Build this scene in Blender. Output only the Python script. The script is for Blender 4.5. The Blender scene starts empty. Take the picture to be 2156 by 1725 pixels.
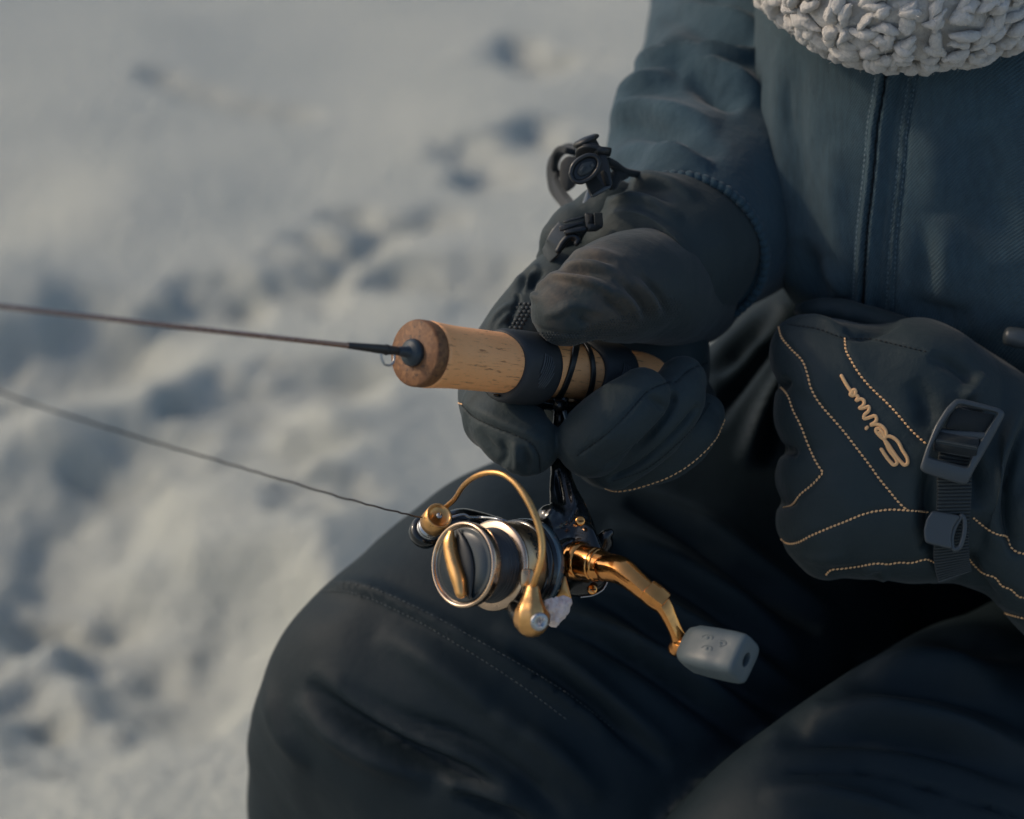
import bpy, math, random
import numpy as np
from mathutils import Vector
from mathutils.bvhtree import BVHTree

random.seed(7)
RNG = np.random.default_rng(7)
C = bpy.context.scene.collection
R = math.radians

# ------------------------------------------------------------------ camera
PITCH = R(30.0)
CAM_H = 1.12
LENS = 85.0
cam_d = bpy.data.cameras.new('camera')
cam_d.lens = LENS; cam_d.sensor_width = 36.0; cam_d.clip_start = 0.05; cam_d.clip_end = 2000
cam_d.dof.use_dof = True; cam_d.dof.focus_distance = 0.995; cam_d.dof.aperture_fstop = 6.3
cam_d.dof.aperture_blades = 0
cam = bpy.data.objects.new('camera', cam_d); C.objects.link(cam)
cam.location = (0, 0, CAM_H); cam.rotation_euler = (math.pi/2 - PITCH, 0, 0)
bpy.context.scene.camera = cam

# ------------------------------------------------------------------ sky, sun, exposure
SUN_EL = R(34.0); SUN_AZ = R(-76.0)        # azimuth from +Y towards +X: from the left, a little behind the angler
w_ = bpy.data.worlds.new('World'); bpy.context.scene.world = w_; w_.use_nodes = True
nt = w_.node_tree; nt.nodes.clear()
sky = nt.nodes.new('ShaderNodeTexSky'); sky.sky_type = 'NISHITA'; sky.sun_disc = False
sky.sun_elevation = SUN_EL; sky.sun_rotation = SUN_AZ % (2*math.pi)
sky.air_density = 1.0; sky.dust_density = 2.5; sky.ozone_density = 1.6
bg = nt.nodes.new('ShaderNodeBackground'); bg.inputs['Strength'].default_value = 0.15
wo = nt.nodes.new('ShaderNodeOutputWorld')
nt.links.new(sky.outputs[0], bg.inputs[0]); nt.links.new(bg.outputs[0], wo.inputs[0])
sd = bpy.data.lights.new('sun', 'SUN'); sd.energy = 1.35; sd.angle = R(4.0); sd.color = (1.0, 0.80, 0.58)
sun = bpy.data.objects.new('sun', sd); C.objects.link(sun)
sdir = Vector((math.sin(SUN_AZ)*math.cos(SUN_EL), math.cos(SUN_AZ)*math.cos(SUN_EL), math.sin(SUN_EL)))
sun.rotation_euler = sdir.to_track_quat('Z', 'Y').to_euler(); sun.location = (-2, 3, 3)
vs = bpy.context.scene.view_settings
vs.view_transform = 'Standard'; vs.look = 'None'; vs.gamma = 1.0; vs.use_curve_mapping = False
vs.exposure = -0.05

# ------------------------------------------------------------------ helpers: points
# Everything near is modelled in a metric frame: u right, v up, w forward (metres), turned into world space once.
FPX = 2156*LENS/36.0
CX, CY = 1078.0, 862.3
SP, CP = math.sin(PITCH), math.cos(PITCH)
M3 = np.array([[1, 0, 0], [0, SP, CP], [0, CP, -SP]])   # rows: u, v, w axes in world space
CAMP = np.array([0, 0, CAM_H])
def P(x, y, w): return np.array([(x-CX)/FPX*w, (CY-y)/FPX*w, w])
def to_world(V): return np.asarray(V) @ M3 + CAMP
def from_world(W): return (np.asarray(W)-CAMP) @ M3.T
def proj(V): return np.stack([CX+FPX*V[:, 0]/V[:, 2], CY-FPX*V[:, 1]/V[:, 2]], 1)
def unit(v): v = np.asarray(v, float); return v/np.linalg.norm(v)
c1 = lambda x, y: (808.5+x*.3516, 623.2+y*.3516)
c2 = lambda x, y: (825.4+x*.2344, 960.1+y*.2344)
c3 = lambda x, y: (1145.4+x*.2344, 1044.3+y*.2344)
c4 = lambda x, y: (1094.9+x*.2930, 252.7+y*.2930)
c5 = lambda x, y: (1600.2+x*.4198, 589.5+y*.4198)
c6 = lambda x, y: (1246.4+x*.4219, y*.4219)
c7 = lambda x, y: (505.3+x*.7657, 1010.6+y*.7657)
cb = lambda x, y: (1162.2+x*.15621, 277.9+y*.15621)     # toggle close-up
cs = lambda x, y: (1886.5+x*.2637, 808.5+y*.2637)       # strap close-up
cg = lambda x, y: (1010.6+x*.1406, 555.9+y*.1406)       # thumb close-up
cl = lambda x, y: (1734.9+x*.14648, 758.0+y*.14648)     # embroidery close-up
def M(c, *pts): return [c(*p) for p in pts]

def spline(pts, n):
    """smooth resampling (centripetal-ish Catmull-Rom) of k-dim points"""
    p = np.asarray(pts, float); k = len(p)
    if k == 2:
        t = np.linspace(0, 1, n)[:, None]; return p[0]*(1-t)+p[1]*t
    d = np.linalg.norm(np.diff(p[:, :2], axis=0), axis=1)**.6+1e-9
    T = np.concatenate([[0], np.cumsum(d)])
    m = np.zeros_like(p)
    for i in range(1, k-1):
        a = (p[i]-p[i-1])/(T[i]-T[i-1]); b = (p[i+1]-p[i])/(T[i+1]-T[i])
        w0, w1 = T[i+1]-T[i], T[i]-T[i-1]
        m[i] = (a*w0+b*w1)/(w0+w1)
    m[0] = (p[1]-p[0])/(T[1]-T[0]); m[-1] = (p[-1]-p[-2])/(T[-1]-T[-2])
    out = []
    for t in np.linspace(0, T[-1], n):
        i = min(max(np.searchsorted(T, t, 'right')-1, 0), k-2)
        h = T[i+1]-T[i]; s = (t-T[i])/h
        out.append((2*s**3-3*s**2+1)*p[i]+(s**3-2*s**2+s)*h*m[i]+(-2*s**3+3*s**2)*p[i+1]+(s**3-s**2)*h*m[i+1])
    return np.array(out)
def even(pts, step):
    """resample a polyline (already dense) at equal arc length"""
    p = np.asarray(pts, float); d = np.r_[0, np.cumsum(np.linalg.norm(np.diff(p, axis=0), axis=1))]
    n = max(2, int(round(d[-1]/step))+1); t = np.linspace(0, d[-1], n)
    return np.stack([np.interp(t, d, p[:, i]) for i in range(p.shape[1])], 1)

# ------------------------------------------------------------------ helpers: mesh pieces (verts, faces)
def rings(V, cap0=True, cap1=True):
    n, m, _ = V.shape; F = []
    for i in range(n-1):
        for j in range(m):
            k = (j+1) % m
            F.append((i*m+j, i*m+k, (i+1)*m+k, (i+1)*m+j))
    W = V.reshape(-1, 3)
    if cap0:
        W = np.vstack([W, V[0].mean(0)]); c = len(W)-1
        F += [(c, (j+1) % m, j) for j in range(m)]
    if cap1:
        W = np.vstack([W, V[-1].mean(0)]); c = len(W)-1; o = (n-1)*m
        F += [(c, o+j, o+(j+1) % m) for j in range(m)]
    return W, F
def sup(th, e):
    c, s = np.cos(th), np.sin(th)
    return np.sign(c)*abs(c)**(2/e), np.sign(s)*abs(s)**(2/e)
def loft(st, n=40, m=48, e=2.0, round0=0, round1=0):
    """st: (lx,ly,rx,ry,w,tf,tb): left and right edge, centre distance, half depth in front and behind"""
    q = spline(st, n); th = np.linspace(0, 2*np.pi, m, endpoint=False); cc, ss = sup(th, e); out = []
    def ring(s, k, off=0):
        L = P(s[0], s[1], s[4]); Rr = P(s[2], s[3], s[4]); c = (L+Rr)/2; a = (Rr-L)/2*k; vd = unit(c)
        t = np.where(ss < 0, s[5], s[6])*k
        return c+cc[:, None]*a+(ss*t)[:, None]*vd
    if round0:
        c0 = ring(q[0], 1).mean(0); d = unit(ring(q[0], 1).mean(0)-ring(q[1], 1).mean(0))
        for a in (10, 30, 50, 70): out.append(ring(q[0], math.sin(R(a)))+d*round0*math.cos(R(a)))
    for s in q: out.append(ring(s, 1))
    if round1:
        d = unit(ring(q[-1], 1).mean(0)-ring(q[-2], 1).mean(0))
        for a in (70, 50, 30, 10): out.append(ring(q[-1], math.sin(R(a)))+d*round1*math.cos(R(a)))
    return rings(np.array(out))
def frames(p, up=None):
    n = len(p); T = np.gradient(p, axis=0); T /= np.linalg.norm(T, axis=1)[:, None]
    a = np.array([0, 0, 1.0]) if up is None else unit(up)
    if abs(a@T[0]) > .95: a = np.array([0, 1.0, 0])
    N = [unit(a-(a@T[0])*T[0])]
    for i in range(1, n):
        b = N[-1]-(N[-1]@T[i])*T[i]; N.append(unit(b))
    N = np.array(N); B = np.cross(T, N); return T, N, B
def tube(pts, n=24, m=20, e=2.0, sq=1.0, up=None, ends=1.0, raw=False):
    """pts: rows (3-D point + radius) ; sq squashes the radius along the frame normal; rounded ends"""
    q = np.asarray(pts, float) if raw else spline(pts, n)
    p, r = q[:, :3], q[:, 3]
    T, N, B = frames(p, up); th = np.linspace(0, 2*np.pi, m, endpoint=False); cc, ss = sup(th, e)
    ring = lambda c, i, k: c+(cc*r[i]*k)[:, None]*B[i]+(ss*r[i]*k*sq)[:, None]*N[i]
    out = []
    if ends:
        for a in (8, 30, 50, 70): out.append(ring(p[0]-T[0]*r[0]*ends*math.cos(R(a)), 0, math.sin(R(a))))
    out += [ring(p[i], i, 1) for i in range(len(p))]
    if ends:
        for a in (70, 50, 30, 8): out.append(ring(p[-1]+T[-1]*r[-1]*ends*math.cos(R(a)), -1, math.sin(R(a))))
    return rings(np.array(out))
def tpx(pts, **k):
    """tube given as (px, py, distance, radius)"""
    return tube([tuple(P(a, b, c))+(r,) for a, b, c, r in pts], **k)
def wire(pts, r, step=None, m=8, n=60):
    q = spline([tuple(p) for p in pts], n) if len(pts) > 2 else np.array(pts, float)
    return tube(np.c_[q, np.full(len(q), r)], m=m, raw=True)
def lathe(O, A, prof, m=64, up=(0, 1, 0), sc=(1, 1)):
    """profile (t, r) turned about the line O + t A"""
    A = unit(A); u = np.array(up, float); u = unit(u-(u@A)*A); s = np.cross(A, u)
    th = np.linspace(0, 2*np.pi, m, endpoint=False)
    V = np.array([O+A*t+r*(np.cos(th)[:, None]*u*sc[0]+np.sin(th)[:, None]*s*sc[1]) for t, r in prof])
    return rings(V, prof[0][1] > 1e-7 or True, True)
def pillow(outline, cen, w0, tf, tb, e=2.4, gx=0, gy=0, n=160, k=22):
    """closed outline, star shaped about cen; puffed to depth tf in front and tb behind; gx, gy tilt it"""
    o = even(spline(list(outline)+[outline[0]], 300), 1)
    o = even(o, np.linalg.norm(np.diff(o, axis=0), axis=1).sum()/n)[:-1]; cen = np.array(cen, float)
    out = []
    for side, T in ((-1, tf), (1, tb)):
        aa = np.linspace(0, np.pi/2, k+1)
        aa = aa[1:] if side < 0 else aa[::-1][1:-1]
        for a in aa:
            s = math.sin(a); dpt = (1-s**e)**(1/e) if s < 1 else 0
            q = cen+(o-cen)*s
            w = w0+gx*(q[:, 0]-cen[0])+gy*(q[:, 1]-cen[1])+side*T*dpt
            out.append(np.stack([(q[:, 0]-CX)/FPX*w, (CY-q[:, 1])/FPX*w, w], 1))
    return rings(np.array(out))
def slab(outline, w0, th, gx=0, gy=0, bev=.0006, hole=None, cen=None):
    """a rigid plate of the given outline with bevelled edges; optional hole outline with as many points"""
    o = np.array(outline, float); cen = o.mean(0) if cen is None else np.array(cen, float)
    def at(q, dw):
        w = w0+gx*(q[:, 0]-cen[0])+gy*(q[:, 1]-cen[1])+dw
        return np.stack([(q[:, 0]-CX)/FPX*w, (CY-q[:, 1])/FPX*w, w], 1)
    b = bev*FPX/w0
    def inset(q, s):
        c = q.mean(0); d = q-c; L = np.linalg.norm(d, axis=1)[:, None]; return c+d*(1-s/np.maximum(L, 1e-6))
    if hole is None:
        V = np.array([at(inset(o, b), -th/2), at(o, -th/2+bev), at(o, th/2-bev), at(inset(o, b), th/2)])
        return rings(V)
    h = np.array(hole, float)
    V = np.array([at(inset(h, -b), -th/2), at(inset(o, b), -th/2), at(o, -th/2+bev), at(o, th/2-bev), at(inset(o, b), th/2),
                  at(inset(h, -b), th/2), at(h, th/2-bev), at(h, -th/2+bev), at(inset(h, -b), -th/2)])
    return rings(V, False, False)
def rrect(pts, r=.25, k=6):
    """round the corners of a polygon; returns a dense outline (k points per corner)"""
    p = np.array(pts, float); out = []
    for i in range(len(p)):
        a, b, c = p[i-1], p[i], p[(i+1) % len(p)]
        s, e = b+(a-b)*r, b+(c-b)*r
        for t in np.linspace(0, 1, k): out.append((1-t)**2*s+2*t*(1-t)*b+t*t*e)
    return np.array(out)
def box(c, ax, ay, az, hx, hy, hz, bev=.0005):
    ax, ay, az = unit(ax), unit(ay), unit(az); V = []
    for z, k in ((-hz, bev), (-hz+bev, 0), (hz-bev, 0), (hz, bev)):
        for x, y in ((-1, -1), (1, -1), (1, 1), (-1, 1)):
            for dx, dy in (((bev, 0), (0, bev)) if x*y > 0 else ((0, bev), (bev, 0))):
                V.append(c+ax*x*(hx-k-dx)+ay*y*(hy-k-dy)+az*z)
    V = np.array(V).reshape(4, 8, 3); return rings(V)
def ribbon(p, N, width, th, e=8, m=16):
    p = np.asarray(p, float); T = np.gradient(p, axis=0); T /= np.linalg.norm(T, axis=1)[:, None]
    th_ = np.linspace(0, 2*np.pi, m, endpoint=False); cc, ss = sup(th_, e); out = []
    for i in range(len(p)):
        n = unit(N[i]-(N[i]@T[i])*T[i]); b = np.cross(T[i], n)
        out.append(p[i]+(cc*width/2)[:, None]*b+((ss+1)*th/2)[:, None]*n)
    return rings(np.array(out))
def join(*ms):
    V, F, o = [], [], 0
    for v, f in ms:
        V.append(v); F += [tuple(i+o for i in q) for q in f]; o += len(v)
    return np.vstack(V), F

# ------------------------------------------------------------------ helpers: objects
def mesh_of(V, F, name='mesh'):
    me = bpy.data.meshes.new(name); me.from_pydata([tuple(v) for v in V], [], F); me.update(); return me
def tag(o, label=None, cat=None, group=None, kind=None):
    if label: o['label'] = label
    if cat: o['category'] = cat
    if group: o['group'] = group
    if kind: o['kind'] = kind
    return o
def empty(name, loc):
    o = bpy.data.objects.new(name, None); o.empty_display_size = .05; C.objects.link(o); o.location = loc; return o
ORG = {}
def obj(name, mesh, mat, parent=None, smooth=True, label=None, kind=None, uv=None, flat_angle=None):
    V, F = mesh
    W = to_world(V); root = parent
    org = np.zeros(3)
    while root is not None:
        org = org+np.array(root.location); root = root.parent
    me = mesh_of(W-org, F, name)
    if smooth:
        me.polygons.foreach_set('use_smooth', [True]*len(me.polygons))
        if flat_angle: me.set_sharp_from_angle(angle=R(flat_angle))
    o = bpy.data.objects.new(name, me); C.objects.link(o); o.parent = parent
    # consistent outward normals
    import bmesh
    bm = bmesh.new(); bm.from_mesh(me); bmesh.ops.recalc_face_normals(bm, faces=bm.faces); bm.to_mesh(me); bm.free()
    if uv is not None:
        l = me.uv_layers.new(name='UVMap'); idx = np.zeros(len(me.loops), int); me.loops.foreach_get('vertex_index', idx)
        l.data.foreach_set('uv', uv[idx].ravel())
    me.materials.append(mat)
    return tag(o, label=label, kind=kind)
def merged(parts, voxel, smooth=4, fac=.5):
    V, F = join(*parts)
    me = mesh_of(V, F); import bmesh
    bm = bmesh.new(); bm.from_mesh(me); bmesh.ops.recalc_face_normals(bm, faces=bm.faces); bm.to_mesh(me); bm.free()
    o = bpy.data.objects.new('t', me); C.objects.link(o)
    r = o.modifiers.new('r', 'REMESH'); r.mode = 'VOXEL'; r.voxel_size = voxel; r.adaptivity = 0
    s = o.modifiers.new('s', 'SMOOTH'); s.factor = fac; s.iterations = smooth
    dg = bpy.context.evaluated_depsgraph_get(); e = o.evaluated_get(dg); m2 = e.to_mesh()
    n = len(m2.vertices); W = np.zeros(n*3); m2.vertices.foreach_get('co', W); W = W.reshape(-1, 3)
    G = [tuple(p.vertices) for p in m2.polygons]
    e.to_mesh_clear(); bpy.data.objects.remove(o); bpy.data.meshes.remove(me)
    return W, G
def normals(V, F):
    me = mesh_of(V, F); N = np.zeros(len(V)*3); me.vertices.foreach_get('normal', N); bpy.data.meshes.remove(me)
    N = N.reshape(-1, 3)
    # outward test by signed volume of a sample
    c = V.mean(0)
    if ((V-c)*N).sum() < 0: N = -N
    return N
def sculpt(mesh, strokes, front=True, gain=1.0, edge=False):
    """strokes: (points in px, amplitude m, width one side px, width other side px[, taper]); ridges > 0, creases < 0"""
    V, F = mesh; V = V.copy(); N = normals(V, F); px = proj(V)
    face = -(N*V).sum(1)/np.linalg.norm(V, axis=1)
    k = np.clip(face*3+.6, 0, 1) if front else np.ones(len(V))
    if edge: k = np.clip(face*2.2-.12, 0, 1)
    D = np.zeros(len(V))
    for s in strokes:
        pts, amp, wa, wb = s[:4]; tp = s[4] if len(s) > 4 else .35
        if max(wa, wb) > 5: amp = amp*gain
        q = spline(pts, 48); W = max(wa, wb)*2.6
        sel = np.where((px[:, 0] > q[:, 0].min()-W) & (px[:, 0] < q[:, 0].max()+W) & (px[:, 1] > q[:, 1].min()-W) & (px[:, 1] < q[:, 1].max()+W) & (k > 0))[0]
        if not len(sel): continue
        best = np.full(len(sel), 1e9); sgn = np.ones(len(sel)); tt = np.zeros(len(sel)); x = px[sel]
        for i in range(len(q)-1):
            a, b = q[i], q[i+1]; ab = b-a; L = ab@ab+1e-9
            t = np.clip(((x-a)@ab)/L, 0, 1); d = x-(a+t[:, None]*ab); dd = np.hypot(d[:, 0], d[:, 1])
            u = dd < best; best[u] = dd[u]; sgn[u] = np.sign(ab[0]*d[u, 1]-ab[1]*d[u, 0]); tt[u] = (i+t[u])/(len(q)-1)
        ww = np.where(sgn > 0, wa, wb)
        f = np.exp(-(best/ww)**2)
        if tp > 0: f = f*np.clip(np.minimum(tt, 1-tt)/tp, 0, 1)**.7
        D[sel] += amp*f
    return V+N*(D*k)[:, None], F
def noise3(X, seed=0):
    """smooth value noise in 3-D"""
    r = np.random.default_rng(seed); tab = r.random(4096)*2-1
    X = np.asarray(X); I = np.floor(X).astype(int); f = X-I; f = f*f*f*(f*(f*6-15)+10)
    def h(i, j, k): return tab[(i*73856093 ^ j*19349663 ^ k*83492791) & 4095]
    o = 0
    for a in (0, 1):
        for b in (0, 1):
            for c in (0, 1):
                wgt = (f[:, 0] if a else 1-f[:, 0])*(f[:, 1] if b else 1-f[:, 1])*(f[:, 2] if c else 1-f[:, 2])
                o = o+wgt*h(I[:, 0]+a, I[:, 1]+b, I[:, 2]+c)
    return o
def rough(mesh, amp, size, seed=0, octs=2, stretch=(1, 1, 1)):
    V, F = mesh; N = normals(V, F); d = 0
    for i in range(octs): d = d+noise3(V*np.array(stretch)/size*2**i+7.3*i, seed+i)/2**i
    return V+N*(amp*d)[:, None], F
class Surf:
    def __init__(s, *meshes):
        V, F = join(*meshes); s.t = BVHTree.FromPolygons([tuple(v) for v in V], F)
    def hit(s, x, y, lift=0.0):
        d = Vector(((x-CX)/FPX, (CY-y)/FPX, 1.0)).normalized()
        h, n, i, dist = s.t.ray_cast(Vector((0, 0, 0)), d)
        if h is None: return None, None
        n = np.array(n); h = np.array(h)
        if n@h > 0: n = -n
        return h+n*lift, n
    def path(s, pts, step=4, lift=0.0, smooth=0):
        q = even(spline(pts, 200), step); H = [s.hit(x, y, lift) for x, y in q]; H = [h for h in H if h[0] is not None]
        A = np.array([h[0] for h in H]); N = np.array([h[1] for h in H])
        for _ in range(smooth):
            A[1:-1] = (A[:-2]+2*A[1:-1]+A[2:])/4; N[1:-1] = (N[:-2]+2*N[1:-1]+N[2:])/4
        return A, N
def stitches(surf, paths, step=1.8e-3, ln=.85e-3, r=.42e-3, lift=.0002, slant=.25):
    ms = []
    for pts in paths:
        A, N = surf.path(pts, 2.0, lift, 2)
        if len(A) < 3: continue
        q = even(np.c_[A, N*1e-5], step)
        for i in range(len(q)-1):
            a, b = q[i, :3], q[i+1, :3]
            if np.linalg.norm(b-a) > step*3: continue
            n = unit(q[i, 3:]); t = unit(b-a); sd = np.cross(t, n)
            t2 = unit(t+sd*slant+RNG.normal(0, .04, 3)); s2 = np.cross(t2, n); c = (a+b)/2
            th = np.linspace(0, 2*np.pi, 7)[:-1]
            V = np.array([c+t2*(ln*math.cos(R(al)))+(r*math.sin(R(al))*(np.cos(th)[:, None]*s2+np.sin(th)[:, None]*n*.8)) for al in (160, 120, 90, 60, 20)])
            ms.append(rings(V))
    return join(*ms)

# ------------------------------------------------------------------ materials
root_loc0 = to_world(P(2150, 1300, 1.33)); root_loc0[2] = 0.0
def mat(name, col, rough_=.6, metal=0., spec=.5, bump=None, var=None, sheen=0., coat=0., build=None, rvar=None):
    m = bpy.data.materials.new(name); m.use_nodes = True; t = m.node_tree; b = t.nodes['Principled BSDF']
    b.inputs['Base Color'].default_value = (*col, 1); b.inputs['Roughness'].default_value = rough_
    b.inputs['Metallic'].default_value = metal; b.inputs['Specular IOR Level'].default_value = spec
    b.inputs['Sheen Weight'].default_value = sheen; b.inputs['Sheen Roughness'].default_value = .45
    b.inputs['Coat Weight'].default_value = coat; b.inputs['Coat Roughness'].default_value = .08
    tc = t.nodes.new('ShaderNodeTexCoord')
    def noise(scale, detail=4, rgh=.6, vec=None):
        n = t.nodes.new('ShaderNodeTexNoise'); n.inputs['Scale'].default_value = scale; n.inputs['Detail'].default_value = detail
        n.inputs['Roughness'].default_value = rgh; t.links.new(vec or tc.outputs['Object'], n.inputs['Vector']); return n
    def ramp(src, a, b_, ca, cb_):
        r = t.nodes.new('ShaderNodeValToRGB'); r.color_ramp.elements[0].position = a; r.color_ramp.elements[1].position = b_
        r.color_ramp.elements[0].color = (*ca, 1); r.color_ramp.elements[1].color = (*cb_, 1); t.links.new(src, r.inputs[0]); return r
    def mix(f, a, c, mode='MIX'):
        x = t.nodes.new('ShaderNodeMix'); x.data_type = 'RGBA'; x.blend_type = mode
        for s, i in ((f, 0), (a, 6), (c, 7)):
            if isinstance(s, (int, float)): x.inputs[i].default_value = s
            elif isinstance(s, tuple): x.inputs[i].default_value = (*s, 1)
            else: t.links.new(s, x.inputs[i])
        return x.outputs[2]
    def math_(op, a, c=None):
        x = t.nodes.new('ShaderNodeMath'); x.operation = op
        for s, i in ((a, 0), (c, 1)):
            if s is None: continue
            if isinstance(s, (int, float)): x.inputs[i].default_value = s
            else: t.links.new(s, x.inputs[i])
        return x.outputs[0]
    last = None
    def add_bump(h, dist, strength=1.0):
        nonlocal last
        bp = t.nodes.new('ShaderNodeBump'); bp.inputs['Distance'].default_value = dist; bp.inputs['Strength'].default_value = strength
        t.links.new(h, bp.inputs['Height'])
        if last is not None: t.links.new(last, bp.inputs['Normal'])
        last = bp.outputs[0]; t.links.new(last, b.inputs['Normal'])
    if var:     # (scale, colour2, lo, hi)
        r = ramp(noise(var[0], 5).outputs['Fac'], var[2], var[3], col, var[1]); t.links.new(r.outputs[0], b.inputs['Base Color'])
    if rvar:
        r = ramp(noise(rvar[0], 4).outputs['Fac'], .35, .65, (rvar[1],)*3, (rvar[2],)*3); t.links.new(r.outputs[0], b.inputs['Roughness'])
    for bb in (bump or []):
        add_bump(noise(bb[0], bb[2] if len(bb) > 2 else 3).outputs['Fac'], bb[1])
    if build: build(dict(t=t, b=b, tc=tc, noise=noise, ramp=ramp, mix=mix, math=math_, bump=add_bump))
    return m

def jacket_nodes(g):
    t, tc = g['t'], g['tc']
    mp = t.nodes.new('ShaderNodeMapping'); t.links.new(tc.outputs['UV'], mp.inputs[0])
    mp.inputs['Rotation'].default_value[2] = R(28)
    w1 = t.nodes.new('ShaderNodeTexWave'); w1.inputs['Scale'].default_value = 330; w1.inputs['Distortion'].default_value = 1.2; w1.inputs['Detail'].default_value = 1
    w1.bands_direction = 'Y'; t.links.new(mp.outputs[0], w1.inputs[0])
    w2 = t.nodes.new('ShaderNodeTexWave'); w2.inputs['Scale'].default_value = 260; w2.inputs['Distortion'].default_value = 1.0
    w2.bands_direction = 'X'; t.links.new(mp.outputs[0], w2.inputs[0])
    wv = g['math']('MULTIPLY', w1.outputs['Fac'], w2.outputs['Fac'])
    n = g['noise'](1500, 2); big = g['noise'](14, 3)
    mp3 = t.nodes.new('ShaderNodeMapping'); t.links.new(tc.outputs['UV'], mp3.inputs[0]); mp3.inputs['Scale'].default_value = (5, .8, 1)
    st = g['noise'](90, 4, .6, mp3.outputs[0])
    c = g['mix'](wv, (.019, .050, .072), (.105, .182, .222))
    c = g['mix'](g['math']('MULTIPLY', n.outputs['Fac'], .5), c, (.10, .165, .19))
    f = g['ramp'](big.outputs['Fac'], .35, .7, (0.8,)*3, (1.1,)*3)
    c = g['mix'](1.0, c, f.outputs[0], 'MULTIPLY')
    f2 = g['ramp'](st.outputs['Fac'], .3, .7, (0.8,)*3, (1.15,)*3)
    c = g['mix'](1.0, c, f2.outputs[0], 'MULTIPLY')
    t.links.new(c, g['b'].inputs['Base Color'])
    g['bump'](g['noise'](60, 3).outputs['Fac'], .0016)
    g['bump'](wv, .0008)
m_jacket = mat('canvas_cloth', (.07, .11, .13), .85, spec=.25, sheen=.12, build=jacket_nodes)
def sleeve_nodes(g):
    n = g['noise'](1800, 2); big = g['noise'](20, 3)
    c = g['mix'](n.outputs['Fac'], (.014, .036, .052), (.040, .080, .106))
    c = g['mix'](1.0, c, g['ramp'](big.outputs['Fac'], .35, .7, (0.75,)*3, (1.1,)*3).outputs[0], 'MULTIPLY')
    g['t'].links.new(c, g['b'].inputs['Base Color']); g['bump'](g['noise'](70, 3).outputs['Fac'], .0014); g['bump'](n.outputs['Fac'], .0001)
m_sleeve = mat('soft_cloth', (.055, .09, .11), .85, spec=.25, sheen=.15, build=sleeve_nodes)
def nylon(g, a=(.010, .0135, .0150), c2_=(.020, .025, .027), wr=.0012, sc=55):
    n = g['noise'](2200, 2); big = g['noise'](25, 4)
    c = g['mix'](big.outputs['Fac'], a, c2_)
    g['t'].links.new(c, g['b'].inputs['Base Color'])
    g['bump'](g['noise'](sc, 4).outputs['Fac'], wr); g['bump'](n.outputs['Fac'], .00008)
m_pants = mat('black_nylon', (.014, .019, .022), .64, spec=.22, sheen=.0, build=lambda g: nylon(g, (.0052, .0118, .0160), (.0095, .0188, .0245), .0010, 30))
m_glove = mat('glove_nylon', (.02, .025, .027), .66, spec=.3, sheen=.08, build=lambda g: nylon(g, (.014, .0245, .0280), (.023, .0370, .0400), .0009, 90))
def dusty(g):
    nylon(g, (.015, .0250, .0275), (.025, .0370, .0390), .0009, 90)
    t = g['t']; n = g['noise'](45, 5, .7); c = g['b'].inputs['Base Color'].links[0].from_socket
    f = g['ramp'](n.outputs['Fac'], .42, .70, (0,)*3, (.9,)*3)
    cen = to_world(P(1225, 600, .985))-root_loc0; vd = t.nodes.new('ShaderNodeVectorMath'); vd.operation = 'DISTANCE'
    t.links.new(g['tc'].outputs['Object'], vd.inputs[0]); vd.inputs[1].default_value = tuple(cen)
    mk = g['ramp'](g['math']('MULTIPLY', vd.outputs['Value'], 20.0), .12, .85, (1,)*3, (0,)*3)
    f = g['math']('MULTIPLY', f.outputs[0], mk.outputs[0])
    t.links.new(g['mix'](f, c, (.115, .088, .064)), g['b'].inputs['Base Color'])
m_thumb = mat('worn_glove_nylon', (.03, .03, .03), .7, spec=.35, sheen=.12, build=dusty)
m_grip = mat('black_grip_rubber', (.026, .034, .037), .5, spec=.5)
m_web = mat('black_webbing', (.012, .016, .017), .75, spec=.3, sheen=.2, bump=[(900, .0002)])
m_webrib_lit = mat('webbing_rib_lit', (.034, .043, .044), .7, spec=.3, sheen=.1)  # webbing in a paler colour, painting the light that ribs would catch
m_plast = mat('dark_grey_plastic', (.045, .055, .060), .42, spec=.5, bump=[(300, .00008)], rvar=(60, .35, .55))
m_plast2 = mat('black_plastic', (.012, .014, .015), .38, spec=.5, rvar=(80, .28, .5))
m_gthread = mat('gold_thread', (.88, .50, .22), .6, spec=.4, sheen=.3)
m_dthread = mat('dark_thread', (.006, .008, .009), .8)
m_gthread2 = mat('grey_thread', (.055, .068, .072), .8)
def cork_nodes(g):
    t, tc = g['t'], g['tc']; mp = t.nodes.new('ShaderNodeMapping'); t.links.new(tc.outputs['UV'], mp.inputs[0])
    mp.inputs['Scale'].default_value = (1, 1, 1)
    st = t.nodes.new('ShaderNodeMapping'); t.links.new(tc.outputs['UV'], st.inputs[0]); st.inputs['Scale'].default_value = (.35, 1.6, 1)
    s = g['noise'](260, 3, .65, st.outputs[0]); big = g['noise'](45, 4); fine = g['noise'](900, 3)
    c = g['mix'](big.outputs['Fac'], (.88, .36, .125), (.96, .49, .21))
    pit = g['ramp'](s.outputs['Fac'], .59, .66, (0,)*3, (.8,)*3)
    c = g['mix'](pit.outputs[0], c, (.24, .10, .04)); s2 = g['noise'](700, 4, .7, st.outputs[0]); p2 = g['ramp'](s2.outputs['Fac'], .60, .68, (0,)*3, (.6,)*3); c = g['mix'](p2.outputs[0], c, (.30, .12, .05))
    lt = g['ramp'](fine.outputs['Fac'], .5, .8, (0,)*3, (.25,)*3); c = g['mix'](lt.outputs[0], c, (.68, .42, .22))
    t.links.new(c, g['b'].inputs['Base Color']); g['bump'](pit.outputs[0], -.00018); g['bump'](fine.outputs['Fac'], .00008)
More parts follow.
